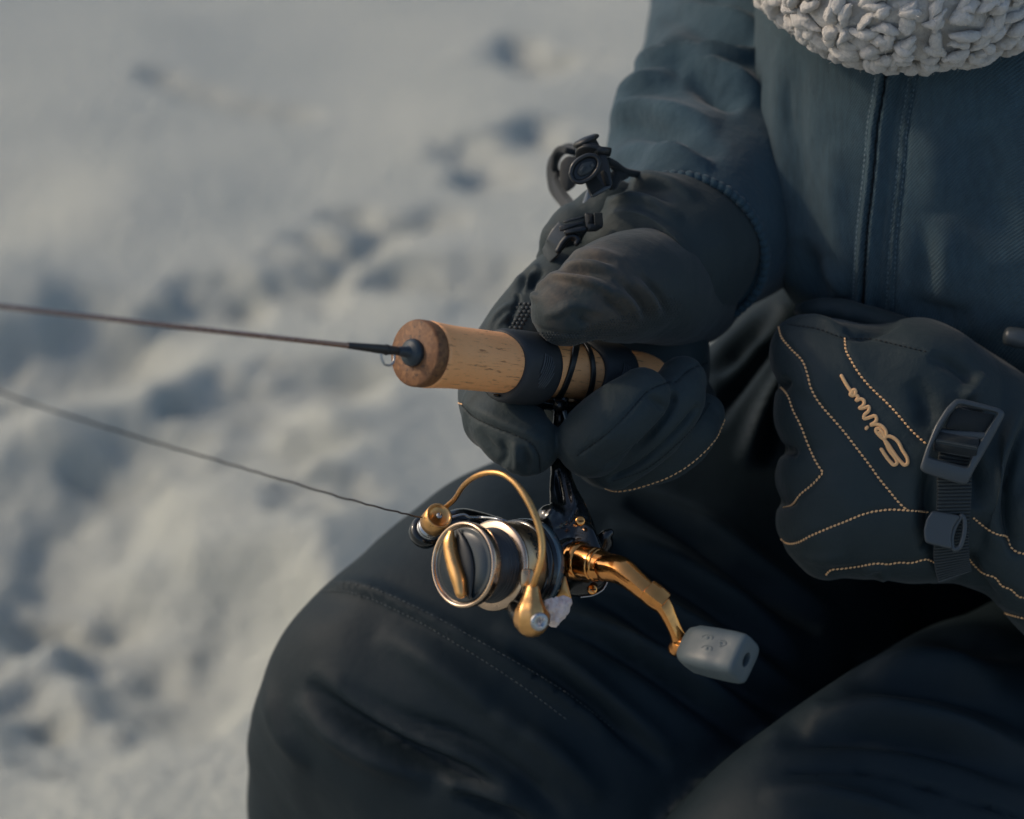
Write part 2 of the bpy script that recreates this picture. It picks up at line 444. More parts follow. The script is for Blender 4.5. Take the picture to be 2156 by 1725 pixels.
m_cork = mat('cork', (.5, .27, .12), .5, spec=.45, build=cork_nodes)
def burl_nodes(g):
    t = g['t']; v = t.nodes.new('ShaderNodeTexVoronoi'); v.inputs['Scale'].default_value = 620; t.links.new(g['tc'].outputs['Object'], v.inputs[0])
    n = g['noise'](330, 5, .7)
    c = g['mix'](v.outputs['Color'], (.16, .075, .03), (.30, .15, .06)); 
    bw = t.nodes.new('ShaderNodeRGBToBW'); t.links.new(v.outputs['Color'], bw.inputs[0]); c = g['mix'](bw.outputs[0], (.11, .046, .018), (.24, .110, .042))
    d = g['ramp'](n.outputs['Fac'], .56, .66, (0,)*3, (.85,)*3); c = g['mix'](d.outputs[0], c, (.035, .022, .015))
    t.links.new(c, g['b'].inputs['Base Color']); g['bump'](n.outputs['Fac'], .0003)
m_burl = mat('burl_cork', (.25, .13, .06), .6, spec=.4, build=burl_nodes)
m_rubber = mat('band_rubber', (.022, .026, .029), .58, spec=.4, bump=[(120, .0002)])
m_knurl_lit = mat('ridged_rubber_lit', (.040, .048, .052), .5)  # same rubber as the bands, lightened to paint light on the ridges
m_blank = mat('rod_lacquer', (.20, .080, .040), .25, spec=.8, coat=.9, rvar=(200, .12, .35))
m_gold = mat('polished_gold', (.84, .37, .11), .14, metal=1, rvar=(120, .10, .24), bump=[(260, .00012)])
m_gold2 = mat('satin_gold', (.72, .40, .15), .33, metal=1, rvar=(300, .26, .45), bump=[(900, .00006)])
m_champ = mat('champagne_metal', (.56, .42, .30), .22, metal=1, rvar=(200, .15, .3))
m_bronze = mat('bronze_metal', (.55, .38, .22), .3, metal=1, rvar=(160, .22, .4))
m_silver = mat('worn_steel', (.42, .43, .43), .3, metal=1, rvar=(400, .2, .5))
m_gloss = mat('gloss_black_paint', (.004, .006, .007), .2, spec=.45, coat=.35, rvar=(160, .12, .3), bump=[(220, .0001)])
m_spoolline = mat('wound_line', (.030, .036, .040), .38, spec=.5, build=lambda g: None)
m_line = mat('fishing_line', (.05, .032, .026), .5)
m_knob = mat('grey_rubber', (.072, .096, .104), .48, spec=.45, bump=[(250, .00012)], rvar=(90, .42, .6))
m_frost = mat('frost', (.78, .66, .60), .7, spec=.5, bump=[(1200, .0006)])
def wool_nodes(g):
    n = g['noise'](420, 4, .7); c = g['mix'](n.outputs['Fac'], (.40, .37, .325), (.70, .665, .61))
    g['t'].links.new(c, g['b'].inputs['Base Color']); g['bump'](n.outputs['Fac'], .0014)
m_wool = mat('white_wool', (.5, .5, .47), .95, spec=.1, sheen=.5, build=wool_nodes)
def snow_nodes(g):
    n = g['noise'](60, 6, .65); b2 = g['noise'](7, 4)
    c = g['mix'](b2.outputs['Fac'], (.46, .48, .42), (.52, .53, .465)); g['t'].links.new(c, g['b'].inputs['Base Color'])
    g['bump'](n.outputs['Fac'], .012); 
m_snow = mat('snow', (.78, .8, .75), .6, spec=.3, build=snow_nodes)

# ================================================================== SNOW
def ground(px, py):
    d = np.array([(px-CX)/FPX, (CY-py)/FPX, 1.0]) @ M3; t = -CAM_H/d[2]; return (CAMP+d*t)[:2]
def snow():
    xs = np.unique(np.r_[np.linspace(-150, -8, 24), np.linspace(-8, -1.6, 40), np.linspace(-1.6, 2.2, 400), np.linspace(2.2, 8, 36), np.linspace(8, 150, 24)])
    ys = np.unique(np.r_[np.linspace(-60, -2, 16), np.linspace(-2, .6, 26), np.linspace(.6, 4.4, 420), np.linspace(4.4, 12, 60), np.linspace(12, 400, 40)])
    X, Y = np.meshgrid(xs, ys); x, y = X.ravel(), Y.ravel(); q = np.stack([x, y, 0*x], 1)
    near = 1/(1+np.exp((y-2.45)/.22)); z = .05*noise3(q/1.7, 1)+.026*noise3(q/.55, 2)+.010*noise3(q/.27, 8)
    n1 = noise3(q/np.array([.20, .24, 1]), 3); n2 = noise3(q/.095, 4); n3 = noise3(q/.04, 5)
    z += (.16+.84*near)*(.018*n1+.0040*n2)
    z += (.2+.8*near)*.012*(1-abs(noise3(q/np.array([.30, .26, 1])+11, 6))*2)
    fade = np.clip(1.5-np.hypot(x, y-2)/12, 0, 1); z *= fade
    def hollow(pts, wpx, dep, wp=.8):
        nonlocal z
        wpx = wpx*1.9
        g = np.array([ground(*p) for p in spline(pts, 20)]); c = g.mean(0)
        wm = wpx/FPX*math.hypot(math.hypot(*c), CAM_H)
        sel = np.where((x > g[:, 0].min()-4*wm) & (x < g[:, 0].max()+4*wm) & (y > g[:, 1].min()-4*wm) & (y < g[:, 1].max()+4*wm))[0]
        wx = x[sel]+wm*wp*noise3(q[sel]/(wm*1.5), 61)+wm*.35*noise3(q[sel]/(wm*.5), 63); wy = y[sel]+wm*wp*noise3(q[sel]/(wm*1.5)+5, 62)+wm*.3*noise3(q[sel]/(wm*.5), 64)
        d = np.hypot(wx[:, None]-g[None, :, 0], wy[:, None]-g[None, :, 1])/wm; i = d.argmin(1); d = d[np.arange(len(sel)), i]
        s_ = -((wx-g[i, 0])*math.sin(SUN_AZ)+(wy-g[i, 1])*math.cos(SUN_AZ))/wm
        dp = min(.62*wm, .06); z[sel] -= dp*np.exp(-(d*.85)**2.0)+.3*dp*s_*np.exp(-(d/1.2)**2); z[sel] += .2*dp*np.exp(-((d-1.45)/.5)**2)
    hollow([(330, 120), (450, 165), (620, 195)], 20, .030, .25)
    hollow([(1090, 70), (1140, 90)], 40, .030)
    hollow([(980, 320), (1040, 380)], 28, .030)
    hollow([(1120, 290), (1160, 300)], 40, .025)
    hollow([(690, 540), (780, 490), (880, 480)], 40, .032)
    hollow([(590, 610), (680, 610)], 34, .025)
    hollow([(420, 640), (470, 660)], 40, .028)
    hollow([(880, 620), (960, 640)], 52, .032)
    hollow([(20, 740), (140, 780)], 95, .055, .5)
    hollow([(480, 860), (640, 880)], 60, .035)
    hollow([(300, 1000), (420, 1030), (560, 1000)], 70, .045, .5)
    hollow([(60, 1080), (120, 1180)], 90, .055, .5)
    hollow([(640, 1130), (700, 1110)], 34, .03)
    hollow([(300, 1400), (420, 1470), (470, 1400)], 95, .060, .45)
    hollow([(60, 1310), (150, 1290)], 52, .040)
    hollow([(110, 1590), (190, 1610)], 48, .035)
    hollow([(20, 1480), (90, 1500)], 35, .03)
    F = []; m = len(xs)
    I = np.arange((len(ys)-1)*m).reshape(-1, m)[:, :-1].ravel()
    F = np.stack([I, I+1, I+1+m, I+m], 1)
    me = bpy.data.meshes.new('snow_ground'); me.from_pydata(np.stack([x, y, z], 1).tolist(), [], F.tolist())
    me.polygons.foreach_set('use_smooth', [True]*len(me.polygons)); me.materials.append(m_snow)
    o = bpy.data.objects.new('snow_ground', me); C.objects.link(o); o['kind'] = 'structure'
    return o
snow()

# ================================================================== PERSON
root_loc = to_world(P(2150, 1300, 1.33)); root_loc[2] = 0.0
person = empty('person', root_loc)
tag(person, 'seated angler in blue-grey jacket, white knit scarf and black padded gloves holding a fishing rod', 'person')

# --- trousers: one continuous garment, both legs bent at the knee
def w2(x, y, z): return from_world(np.array([x, y, z]))
legR = loft([(1760, 500, 2320, 1400, 1.33, .09, .09), (1440, 770, 2080, 1480, 1.26, .088, .09), (1180, 925, 1900, 1580, 1.20, .085, .085),
             (1000, 990, 1740, 1700, 1.16, .085, .08), (850, 1105, 1640, 1830, 1.14, .084, .08), (700, 1222, 1560, 1960, 1.13, .082, .08),
             (600, 1340, 1510, 2100, 1.13, .08, .08), (532, 1500, 1460, 2260, 1.15, .08, .08), (522, 1640, 1400, 2450, 1.19, .075, .08), (535, 1800, 1330, 2600, 1.23, .07, .075)],
            n=90, m=110, e=2.3, round0=.06, round1=.03)
legL = loft([(2300, 900, 3100, 1500, 1.30, .09, .09), (2140, 1235, 2700, 1900, 1.19, .09, .09), (1900, 1352, 2500, 2060, 1.12, .09, .085), (1720, 1462, 2330, 2200, 1.09, .088, .08),
             (1540, 1600, 2200, 2330, 1.07, .085, .08), (1400, 1735, 2080, 2480, 1.07, .08, .08), (1320, 1900, 2000, 2650, 1.09, .08, .08), (1300, 2080, 1960, 2850, 1.13, .075, .08)],
            n=80, m=100, e=2.3, round0=.06, round1=.03)
kR = P(985, 2030, 1.21); kL = P(1640, 2450, 1.11)
fR = to_world(kR); fL = to_world(kL)
shinR = tube([tuple(kR)+(.085,), tuple(w2(fR[0]+.01, fR[1]+.02, .22))+(.08,), tuple(w2(fR[0]+.02, fR[1]+.04, .07))+(.075,)], n=20, m=40)
shinL = tube([tuple(kL)+(.085,), tuple(w2(fL[0]+.01, fL[1]+.02, .18))+(.08,), tuple(w2(fL[0]+.02, fL[1]+.04, .07))+(.075,)], n=20, m=40)
hips = tube([tuple(P(1900, 1000, 1.34))+(.13,), tuple(P(2500, 1150, 1.36))+(.14,)], n=12, m=60)
tr = merged([legR, legL, shinR, shinL, hips], .0030, 6)
tr = rough(tr, .0022, .05, 3, 2)
k7 = lambda *p: M(c7, *p)
tr = sculpt(tr, [
    # seam ridges round the knee
    (k7((215, 300), (330, 297), (480, 358), (700, 478), (900, 600), (1030, 700)), .0030, 15, 15, .1),
    (k7((215, 286), (330, 290), (480, 350), (700, 470), (900, 590), (1030, 690)), -.0012, 3.5, 3.5, .05),
    (k7((215, 312), (300, 312), (450, 372), (620, 470), (760, 560)), -.0010, 3.5, 3.5, .05),
    # long diagonal folds on the near thigh
    (k7((180, 560), (300, 655), (450, 745), (600, 805), (720, 860)), -.0075, 14, 34),
    (k7((200, 520), (330, 625), (480, 705), (640, 770), (800, 860)), .0055, 22, 26),
    (k7((150, 600), (260, 700), (380, 770), (520, 830)), .0040, 22, 24),
    (k7((280, 560), (430, 650), (620, 720), (820, 850), (900, 930)), -.0045, 22, 16),
    (k7((590, 860), (700, 905), (800, 940)), -.0050, 12, 20),
    (k7((560, 830), (700, 870), (840, 930)), .0040, 16, 16),
    (k7((930, 300), (1060, 350), (1200, 430), (1400, 570), (1560, 690)), -.0060, 24, 16),
    (k7((950, 270), (1100, 330), (1250, 410), (1450, 540), (1620, 640)), .0050, 18, 22),
    (k7((840, 380), (1000, 440), (1150, 530), (1300, 640), (1420, 740)), -.0055, 22, 16),
    (k7((830, 350), (1000, 410), (1160, 490), (1330, 600), (1480, 700)), .0045, 16, 16),
    (k7((700, 400), (880, 500), (1060, 640), (1200, 760)), .0040, 20, 24),
    (k7((740, 470), (900, 570), (1050, 690), (1180, 800)), -.0040, 14, 22),
    (k7((1000, 130), (1150, 210), (1350, 330), (1550, 480)), .0048, 16, 30),
    (k7((1020, 190), (1180, 270), (1360, 390), (1520, 520)), -.0045, 14, 20),
    (k7((1060, 60), (1250, 160), (1420, 300), (1600, 420)), -.0050, 16, 26),
    (k7((1060, 20), (1270, 120), (1450, 250), (1640, 370)), .0040, 16, 22),
    (k7((700, 640), (850, 740), (1000, 880)), .0040, 26, 26),
    (k7((380, 420), (520, 500), (680, 620), (760, 700)), .0035, 26, 34),
    (k7((60, 520), (110, 680), (180, 800)), .0030, 26, 20),
    # the other leg
    (k7((1500, 800), (1700, 800), (1900, 850), (2150, 930)), -.0030, 4, 4, .05),
    (k7((1480, 720), (1700, 700), (1950, 740), (2180, 840)), -.0060, 20, 26),
    (k7((1540, 660), (1750, 640), (1960, 680), (2180, 760)), .0055, 22, 26),
    (k7((1650, 560), (1850, 560), (2050, 610), (2180, 690)), -.0055, 20, 26),
    (k7((1700, 500), (1900, 500), (2100, 540)), .0050, 22, 22),
    (k7((1850, 430), (2000, 440), (2160, 480)), -.0050, 18, 18),
    (k7((1440, 850), (1650, 880), (1900, 950)), .0045, 22, 22),
    ([(1720, 640), (1640, 700), (1560, 800), (1500, 900)], -.0075, 22, 14), ([(1760, 700), (1680, 760), (1610, 860), (1560, 980)], .0060, 14, 20), ([(1640, 640), (1570, 700), (1500, 790)], -.0060, 16, 20), ([(1700, 760), (1640, 860), (1610, 980)], -.0060, 16, 18),
], gain=1.55, edge=True)
S_tr = Surf(tr)
trousers = obj('trousers', tr, m_pants, person, label='black padded winter trousers with a double seam over the knee')
obj('stitching', stitches(S_tr, [k7((218, 280), (330, 288), (480, 348), (700, 468), (900, 588), (1030, 688)),
                                 k7((222, 306), (300, 308), (450, 368), (620, 466), (760, 556), (900, 660))],
                          step=.0026, ln=.0009, r=.00028, slant=0), m_gthread2, trousers, kind='stuff')
# boots, just under the frame
for f in (fR, fL):
    toe = w2(f[0]-.06, f[1]-.16, .05)
    obj('boot', merged([tube([tuple(w2(f[0]+.02, f[1]+.04, .2))+(.07,), tuple(w2(f[0]+.02, f[1]+.045, .07))+(.062,)], n=10, m=30),
                        tube([tuple(w2(f[0]+.03, f[1]+.06, .06))+(.055,), tuple(toe)+(.05,)], n=14, m=30, sq=.95)], .006, 4), m_grip, person)

# --- body inside the clothes: one skinned figure
def body():
    sh = to_world(P(2300, -330, 1.33)); pel = to_world(P(2250, 1050, 1.37))
    nk = sh+np.array([0.0, -.03, .12]); 
    hR = pel+np.array([-.09, 0, 0]); hL = pel+np.array([.09, 0, 0])
    sR = sh+np.array([-.15, .0, -.02]); sL = sh+np.array([.17, 0, -.02])
    j = [pel, (pel+sh)/2, sh, nk, nk+np.array([-.01, -.03, .10]), nk+np.array([-.01, -.05, .20]),
         sR, to_world(P(1760, 140, 1.30)), to_world(P(1470, 480, 1.09)), sL, to_world(P(2750, 500, 1.25)), to_world(P(2200, 1040, 1.07)),
         hR, to_world(P(1080, 1560, 1.15)), np.array([fR[0]+.02, fR[1]+.04, .1]), hL, to_world(P(1800, 1980, 1.10)), np.array([fL[0]+.02, fL[1]+.04, .1])]
    r = [.10, .10, .085, .05, .075, .07, .045, .035, .02, .045, .035, .022, .07, .045, .035, .07, .045, .035]
    e = [(0, 1), (1, 2), (2, 3), (3, 4), (4, 5), (2, 6), (6, 7), (7, 8), (2, 9), (9, 10), (10, 11), (0, 12), (12, 13), (13, 14), (0, 15), (15, 16), (16, 17)]
    me = bpy.data.meshes.new('body'); me.from_pydata([tuple(np.array(v)-root_loc) for v in j], e, [])
    o = bpy.data.objects.new('body', me); C.objects.link(o); o.parent = person
    sk = o.modifiers.new('skin', 'SKIN')
    if not me.skin_vertices:
        import bmesh
        bm = bmesh.new(); bm.from_mesh(me); bm.verts.layers.skin.verify(); bm.to_mesh(me); bm.free()
    for i, sv in enumerate(me.skin_vertices[0].data): sv.radius = (r[i], r[i]); sv.use_root = (i == 0)
    ss = o.modifiers.new('sub', 'SUBSURF'); ss.levels = 1; ss.render_levels = 1
    me.materials.append(mat('skin', (.45, .28, .2), .5))
body()

# --- jacket torso
def uvgrid(mesh, n, m, wu, wv):
    V, F = mesh; uv = np.zeros((len(V), 2))
    i, j = np.divmod(np.arange(n*m), m); uv[:n*m, 0] = np.minimum(j, m-j)/m*wu*2; uv[:n*m, 1] = i/n*wv
    return uv
NT, MT = 200, 760
torso = loft([(1720, -760, 2900, -760, 1.30, .10, .12), (1650, -420, 3050, -420, 1.24, .135, .15), (1622, -150, 3080, -150, 1.20, .14, .17), (1612, 80, 3090, 80, 1.18, .135, .18),
              (1611, 300, 3090, 300, 1.175, .135, .20), (1619, 440, 3090, 450, 1.175, .133, .20), (1640, 545, 3090, 600, 1.175, .13, .20),
              (1690, 640, 3090, 760, 1.18, .122, .20), (1790, 735, 3070, 900, 1.19, .105, .20), (1980, 800, 3000, 1040, 1.21, .08, .18)],
             n=NT, m=MT, e=3.4)
uvt = uvgrid(torso, NT, MT, .42, .5)
k6 = lambda *p: M(c6, *p)
zipx = [(1473, 330), (1450, 480), (1425, 620), (1410, 800), (1395, 950), (1375, 1120), (1362, 1300), (1355, 1450), (1350, 1590)]
sh = lambda d: k6(*[(x+d, y) for x, y in zipx])
torso = sculpt(torso, [
    (sh(0), -.0040, 4.5, 4.5, .02), (sh(-18), .0017, 9, 7, .02), (sh(17), .0015, 7, 9, .02),
    (sh(-45), -.0006, 4, 4, .02), (sh(75), -.0012, 9, 9, .02), (sh(118), -.0022, 5, 5, .02), (sh(150), -.0020, 5, 5, .02), (sh(134), .0014, 5, 5, .02),
    (k6((1040, 260), (1010, 600), (1030, 900), (1060, 1200)), -.0022, 30, 24),
    (k6((940, 130), (935, 450), (950, 800), (1000, 1150), (1090, 1420)), .0022, 18, 26),
    (k6((1210, 700), (1200, 950), (1230, 1200), (1290, 1400)), .0022, 24, 30),
    (k6((980, 380), (975, 560), (990, 700)), -.0012, 8, 8),
    (k6((1040, 1180), (1090, 1350), (1180, 1500)), -.0040, 18, 24),
    (k6((1120, 1330), (1220, 1400), (1260, 1480)), .0028, 22, 22),
    (k6((880, 1000), (930, 1220), (1000, 1400), (1090, 1500)), .0020, 14, 20),
    (k6((1660, 1100), (1680, 1300), (1670, 1500)), -.0022, 26, 16),
    (k6((1720, 1080), (1760, 1300), (1780, 1550)), .0025, 40, 34),
    (k6((1640, 650), (1690, 850), (1720, 1050)), .0018, 40, 40),
    (k6((1900, 500), (2000, 900), (2060, 1300)), -.0022, 60, 50),
    (k6((1560, 1480), (1700, 1560), (1900, 1600)), -.0030, 22, 26),
], gain=1.6)
jacket = obj('jacket', torso, m_jacket, person, label='blue-grey canvas jacket with a dark zip line down the front', uv=uvt)
S_to = Surf(torso)
obj('stitching', stitches(S_to, [sh(118), sh(150), sh(-50)], step=.0024, ln=.00085, r=.00026, slant=0), mat('blue_thread', (.20, .27, .30), .8), jacket, kind='stuff')
obj('zip', (lambda A, N: tube(np.c_[A, np.full(len(A), .00085)], m=8, raw=True, ends=0))(*S_to.path(sh(0), 6, 0, 8)), m_dthread, jacket)
obj('hem_band', rough(tpx([(1686, 655, 1.085, .0032), (1705, 654, 1.078, .0046), (1760, 652, 1.072, .0052), (1830, 668, 1.07, .0056), (1910, 700, 1.07, .006), (2000, 735, 1.08, .006)], n=60, m=20), .0006, .012, 5), m_glove, jacket)
# a cord end resting at the right edge
obj('cord_end', lathe(P(2112, 706, 1.052), unit(P(2200, 722, 1.05)-P(2112, 706, 1.052)), [(0, .001), (.0006, .0032), (.002, .0042), (.006, .0045), (.011, .0043), (.013, .0036), (.0135, .001)], m=24), m_plast, jacket)
obj('pull_cord', wire([P(2150, 712, 1.05), P(2190, 700, 1.06), P(2240, 680, 1.09)], .0016), m_plast2, jacket)

# --- jacket right sleeve
slv = tpx([(1700, -560, 1.33, .080), (1668, -200, 1.29, .076), (1655, 20, 1.27, .0725), (1632, 140, 1.24, .0695), (1604, 250, 1.20, .0665), (1556, 335, 1.165, .0655), (1500, 430, 1.12, .0520), (1462, 490, 1.088, .0405), (1441, 528, 1.072, .0360)],
          n=120, m=150, ends=0)
slv = rough(slv, .0028, .05, 9, 2)
slv = sculpt(slv, [
    (k6((30, 690), (120, 600), (240, 565), (420, 590), (640, 650)), 0.0071, 12, 26),
    (k6((60, 730), (200, 650), (400, 680), (650, 770)), -0.0068, 20, 14),
    (k6((90, 790), (260, 755), (430, 770), (600, 840)), 0.0051, 12, 20),
    (k6((90, 560), (190, 480), (330, 420), (420, 400)), 0.0076, 12, 26),
    (k6((460, 320), (600, 375), (740, 440), (870, 520)), 0.0076, 10, 24),
    (k6((470, 390), (620, 450), (760, 520)), -0.0076, 22, 14),
    (k6((130, 400), (280, 315), (480, 275), (700, 290), (860, 240)), 0.0093, 12, 26),
    (k6((230, 300), (400, 220), (600, 215), (850, 180)), -0.0102, 26, 12),
    (k6((300, 50), (330, 150), (290, 240), (200, 320)), 0.0085, 14, 20),
    (k6((390, 70), (480, 120), (640, 160), (850, 190)), -.0060, 24, 20),
    (k6((400, 40), (550, 70), (720, 100), (860, 150)), 0.0085, 14, 22),
    (k6((480, -20), (640, 20), (860, 80)), -.0050, 20, 20),
    (k6((220, 40), (215, 160), (190, 280)), -0.0051, 12, 20),
    (k6((60, 640), (50, 720), (90, 790)), 0.0034, 14, 14),
    (k6((270, 838), (420, 850), (560, 925), (680, 1040), (760, 1160), (815, 1300)), -0.0022, 5, 5, .05),
], gain=1.5, edge=True)
obj('sleeve', slv, m_sleeve, jacket)
# braided piping round the cuff: each puff is a piece
def piping():
    o3 = P(1441, 528, 1.072); ax = unit(P(1441, 528, 1.072)-P(1462, 490, 1.088)); up = np.array([0, 1.0, 0]); up = unit(up-(up@ax)*ax); sd_ = np.cross(ax, up)
    proto = None; n = 64; rr = .0360
    for i in range(n):
        a = 2*np.pi*i/n; rad = np.cos(a)*up+np.sin(a)*sd_; tang = -np.sin(a)*up+np.cos(a)*sd_
        c = o3+ax*.0005+rad*(rr+.0006); world = to_world(c)
        if proto is None:
            th = np.linspace(0, 2*np.pi, 11)[:-1]
            V = np.array([[(.0029*math.cos(R(al)), .0023*math.sin(R(al))*math.cos(t), .0023*math.sin(R(al))*math.sin(t)) for t in th] for al in (172, 145, 115, 90, 65, 35, 8)])
            Vv, F = rings(V); proto = mesh_of(Vv, F, 'piping_puff'); proto.polygons.foreach_set('use_smooth', [True]*len(proto.polygons)); proto.materials.append(m_sleeve)
        o = bpy.data.objects.new('piping_puff', proto); C.objects.link(o); o.parent = jacket; o.location = world-root_loc
        d = Vector((unit(tang+.55*ax))@M3); o.rotation_euler = d.to_track_quat('X', 'Z').to_euler()
        s = 1+random.uniform(-.08, .08); o.scale = (s, s, s)
piping()
# the other sleeve, mostly outside the frame
obj('sleeve', rough(tpx([(2800, -500, 1.33, .08), (2900, 0, 1.28, .075), (2850, 500, 1.2, .07), (2560, 960, 1.12, .06), (2420, 1090, 1.09, .052)], n=60, m=60), .003, .05, 4), m_sleeve, jacket)

# --- scarf of chunky white wool
def scarf():
    path = [(1420, -520, 1.24, .038), (1560, -300, 1.14, .036), (1710, -140, 1.06, .034), (1820, -50, 1.025, .034), (1930, -28, 1.015, .033), (2050, -52, 1.02, .033), (2190, -165, 1.05, .035), (2380, -340, 1.12, .038), (2540, -560, 1.22, .038)]
    base = tpx([(a, b, c, r-.002) for a, b, c, r in path], n=110, m=80)
    base = rough(base, .0035, .009, 21, 3)
    o = obj('scarf', base, m_wool, person, label='chunky white knitted wool scarf hanging over the jacket front')
    q = spline([tuple(P(a, b, c))+(r,) for a, b, c, r in path], 120); T, N, B = frames(q[:, :3]); ms = []
    th = np.linspace(0, 2*np.pi, 13)[:-1]; L = np.r_[0, np.cumsum(np.linalg.norm(np.diff(q[:, :3], axis=0), axis=1))]
    row = 0; s = 0.01
    while s < L[-1]-.01:
        i = int(np.searchsorted(L, s)); r = q[i, 3]; m = int(2*np.pi*r/.0052)
        for j in range(m):
            a = 2*np.pi*(j+.5*(row % 2))/m+RNG.normal(0, .07); n = np.cos(a)*B[i]+np.sin(a)*N[i]
            if n[2] > .5: continue
            tan = np.cross(T[i], n); c = q[i, :3]+T[i]*RNG.normal(0, .0014)+n*(r+RNG.uniform(-.0012, .0010))
            sgn = 1 if j % 2 else -1
            d = unit(np.array([.80, .50, -.1])+RNG.normal(0, .42, 3)); d = unit(d-(d@n)*n); sd_ = np.cross(d, n)
            la, lb, lc = RNG.uniform(.0042, .0072), RNG.uniform(.0018, .0030), RNG.uniform(.0022, .0034)
            bend = RNG.uniform(-.3, .3)
            V = []
            for al in (170, 150, 125, 100, 75, 50, 28, 8):
                ca, sa = math.cos(R(al)), math.sin(R(al)); cen = c+d*la*ca+sd_*bend*la*(ca*ca-.3)+n*(.0012*(1-ca*ca))
                V.append(cen+sa*(lb*(1+.18*RNG.normal()))*np.cos(th)[:, None]*sd_+sa*lc*np.sin(th)[:, None]*n)
            ms.append(rings(np.array(V)))
        s += .0046; row += 1
    V, F = join(*ms); V = V+np.stack([noise3(V/.0028, 31+i) for i in range(3)], 1)*.00075+np.stack([noise3(V/.0013, 41+i) for i in range(3)], 1)*.0004
    obj('knit_loops', (V, F), m_wool, o, kind='stuff')
    Vb = V[::3]; Nb = normals(V, F)[::3]; pick = RNG.choice(len(Vb), min(len(Vb), 26000), replace=False); fb = []; ff = []
    for i in pick:
        p, n = Vb[i], Nb[i]
        if n@p > .35*np.linalg.norm(p): continue
        a = unit(n+RNG.normal(0, .8, 3)); b = unit(a+RNG.normal(0, .7, 3)); l = RNG.uniform(.0012, .0034); sd = unit(np.cross(a, RNG.normal(0, 1, 3)))*.00009
        q1, q2 = p+a*l*.5, p+a*l*.5+b*l*.5; k = len(fb)
        fb += [p-sd, p+sd, q1+sd, q1-sd, q2]; ff += [(k, k+1, k+2, k+3), (k+3, k+2, k+4)]
    obj('wool_fibres', (np.array(fb), ff), m_wool, o, kind='stuff')
scarf()

# --- right glove (holds the rod)
glR = merged([
    tpx([(1490, 600, 1.13, .021), (1455, 616, 1.092, .0240), (1400, 608, 1.052, .0248), (1325, 604, 1.020, .0238), (1254, 622, 1.0, .0196), (1194, 655, .994, .0146)], n=40, m=40),
], .0011, 5)
glR = rough(glR, .0009, .02, 12, 2)
kg = lambda *p: M(cg, *p)
glR = sculpt(glR, [
    (kg((830, 560), (800, 400), (950, 280), (1130, 200), (1380, 215), (1750, 330), (1950, 450), (2060, 600)), .0026, 6, 16, .12),
    (kg((860, 300), (1100, 130), (1300, 90), (1650, 120), (1950, 250)), -.0028, 12, 12),
    (kg((900, 240), (1150, 110), (1480, 10), (1850, 80), (2150, 240)), .0024, 7, 14),
    (kg((1000, 130), (1300, -60), (1700, -90), (2050, 0)), -.0020, 8, 10),
    (kg((1050, 60), (1400, -110), (1800, -130), (2200, -20)), .0020, 6, 12),
    (kg((930, 790), (1150, 740), (1400, 640), (1700, 680), (1900, 760)), .0016, 8, 14),
    (kg((1850, 500), (2050, 650), (2200, 860)), -.0022, 7, 7),
    (kg((1960, 350), (2250, 600), (2400, 850)), .0020, 6, 8),
    (kg((2100, 250), (2400, 560), (2520, 850)), -.0022, 7, 7),
    (kg((2250, 200), (2550, 500), (2680, 800)), .0018, 7, 8),
    (kg((2400, 150), (2700, 480), (2830, 800)), -.0020, 7, 7),
    (kg((1480, 760), (1540, 850), (1650, 920)), -.0014, 6, 6),
    (kg((680, 900), (1000, 1000), (1400, 1060), (1800, 990), (2300, 880)), -.0008, 4, 4, .05),
], gain=1.35)
hand = merged([
    # back of the hand and index finger, curling behind the cork and forward underneath
    tpx([(1420, 590, 1.075, .026), (1300, 590, 1.065, .0255), (1200, 618, 1.06, .0215), (1130, 672, 1.055, .0185), (1078, 745, 1.050, .0185), (1048, 820, 1.038, .0172), (1048, 870, 1.02, .0163)], n=60, m=40),
    tpx([(1045, 862, 1.022, .0160), (1078, 902, 1.010, .0160), (1108, 932, 1.004, .0142)], n=20, m=40),
    # palm behind the handle
    pillow([(1120, 700), (1300, 640), (1440, 630), (1490, 710), (1485, 850), (1420, 950), (1280, 985), (1180, 970), (1120, 850)], (1340, 800), 1.075, .024, .02, n=120),
    tpx([(1246, 928, 1.002, .0152), (1296, 886, .996, .0148), (1350, 836, 1.000, .0122)], n=24, m=36),
    tpx([(1290, 962, 1.018, .0140), (1362, 904, 1.012, .0152), (1418, 836, 1.012, .0132), (1436, 802, 1.016, .0108)], n=24, m=36),
    tpx([(1310, 975, 1.034, .0122), (1390, 945, 1.030, .0142), (1452, 900, 1.030, .0134), (1478, 874, 1.034, .0098)], n=24, m=36),
    tpx([(1240, 930, 1.03, .0150), (1300, 950, 1.06, .018)], n=10, m=30), tpx([(1400, 900, 1.04, .015), (1430, 860, 1.08, .018)], n=10, m=30),
], .0010, 3)
hand = rough(hand, .0008, .016, 15, 2)
k1 = lambda *p: M(c1, *p)
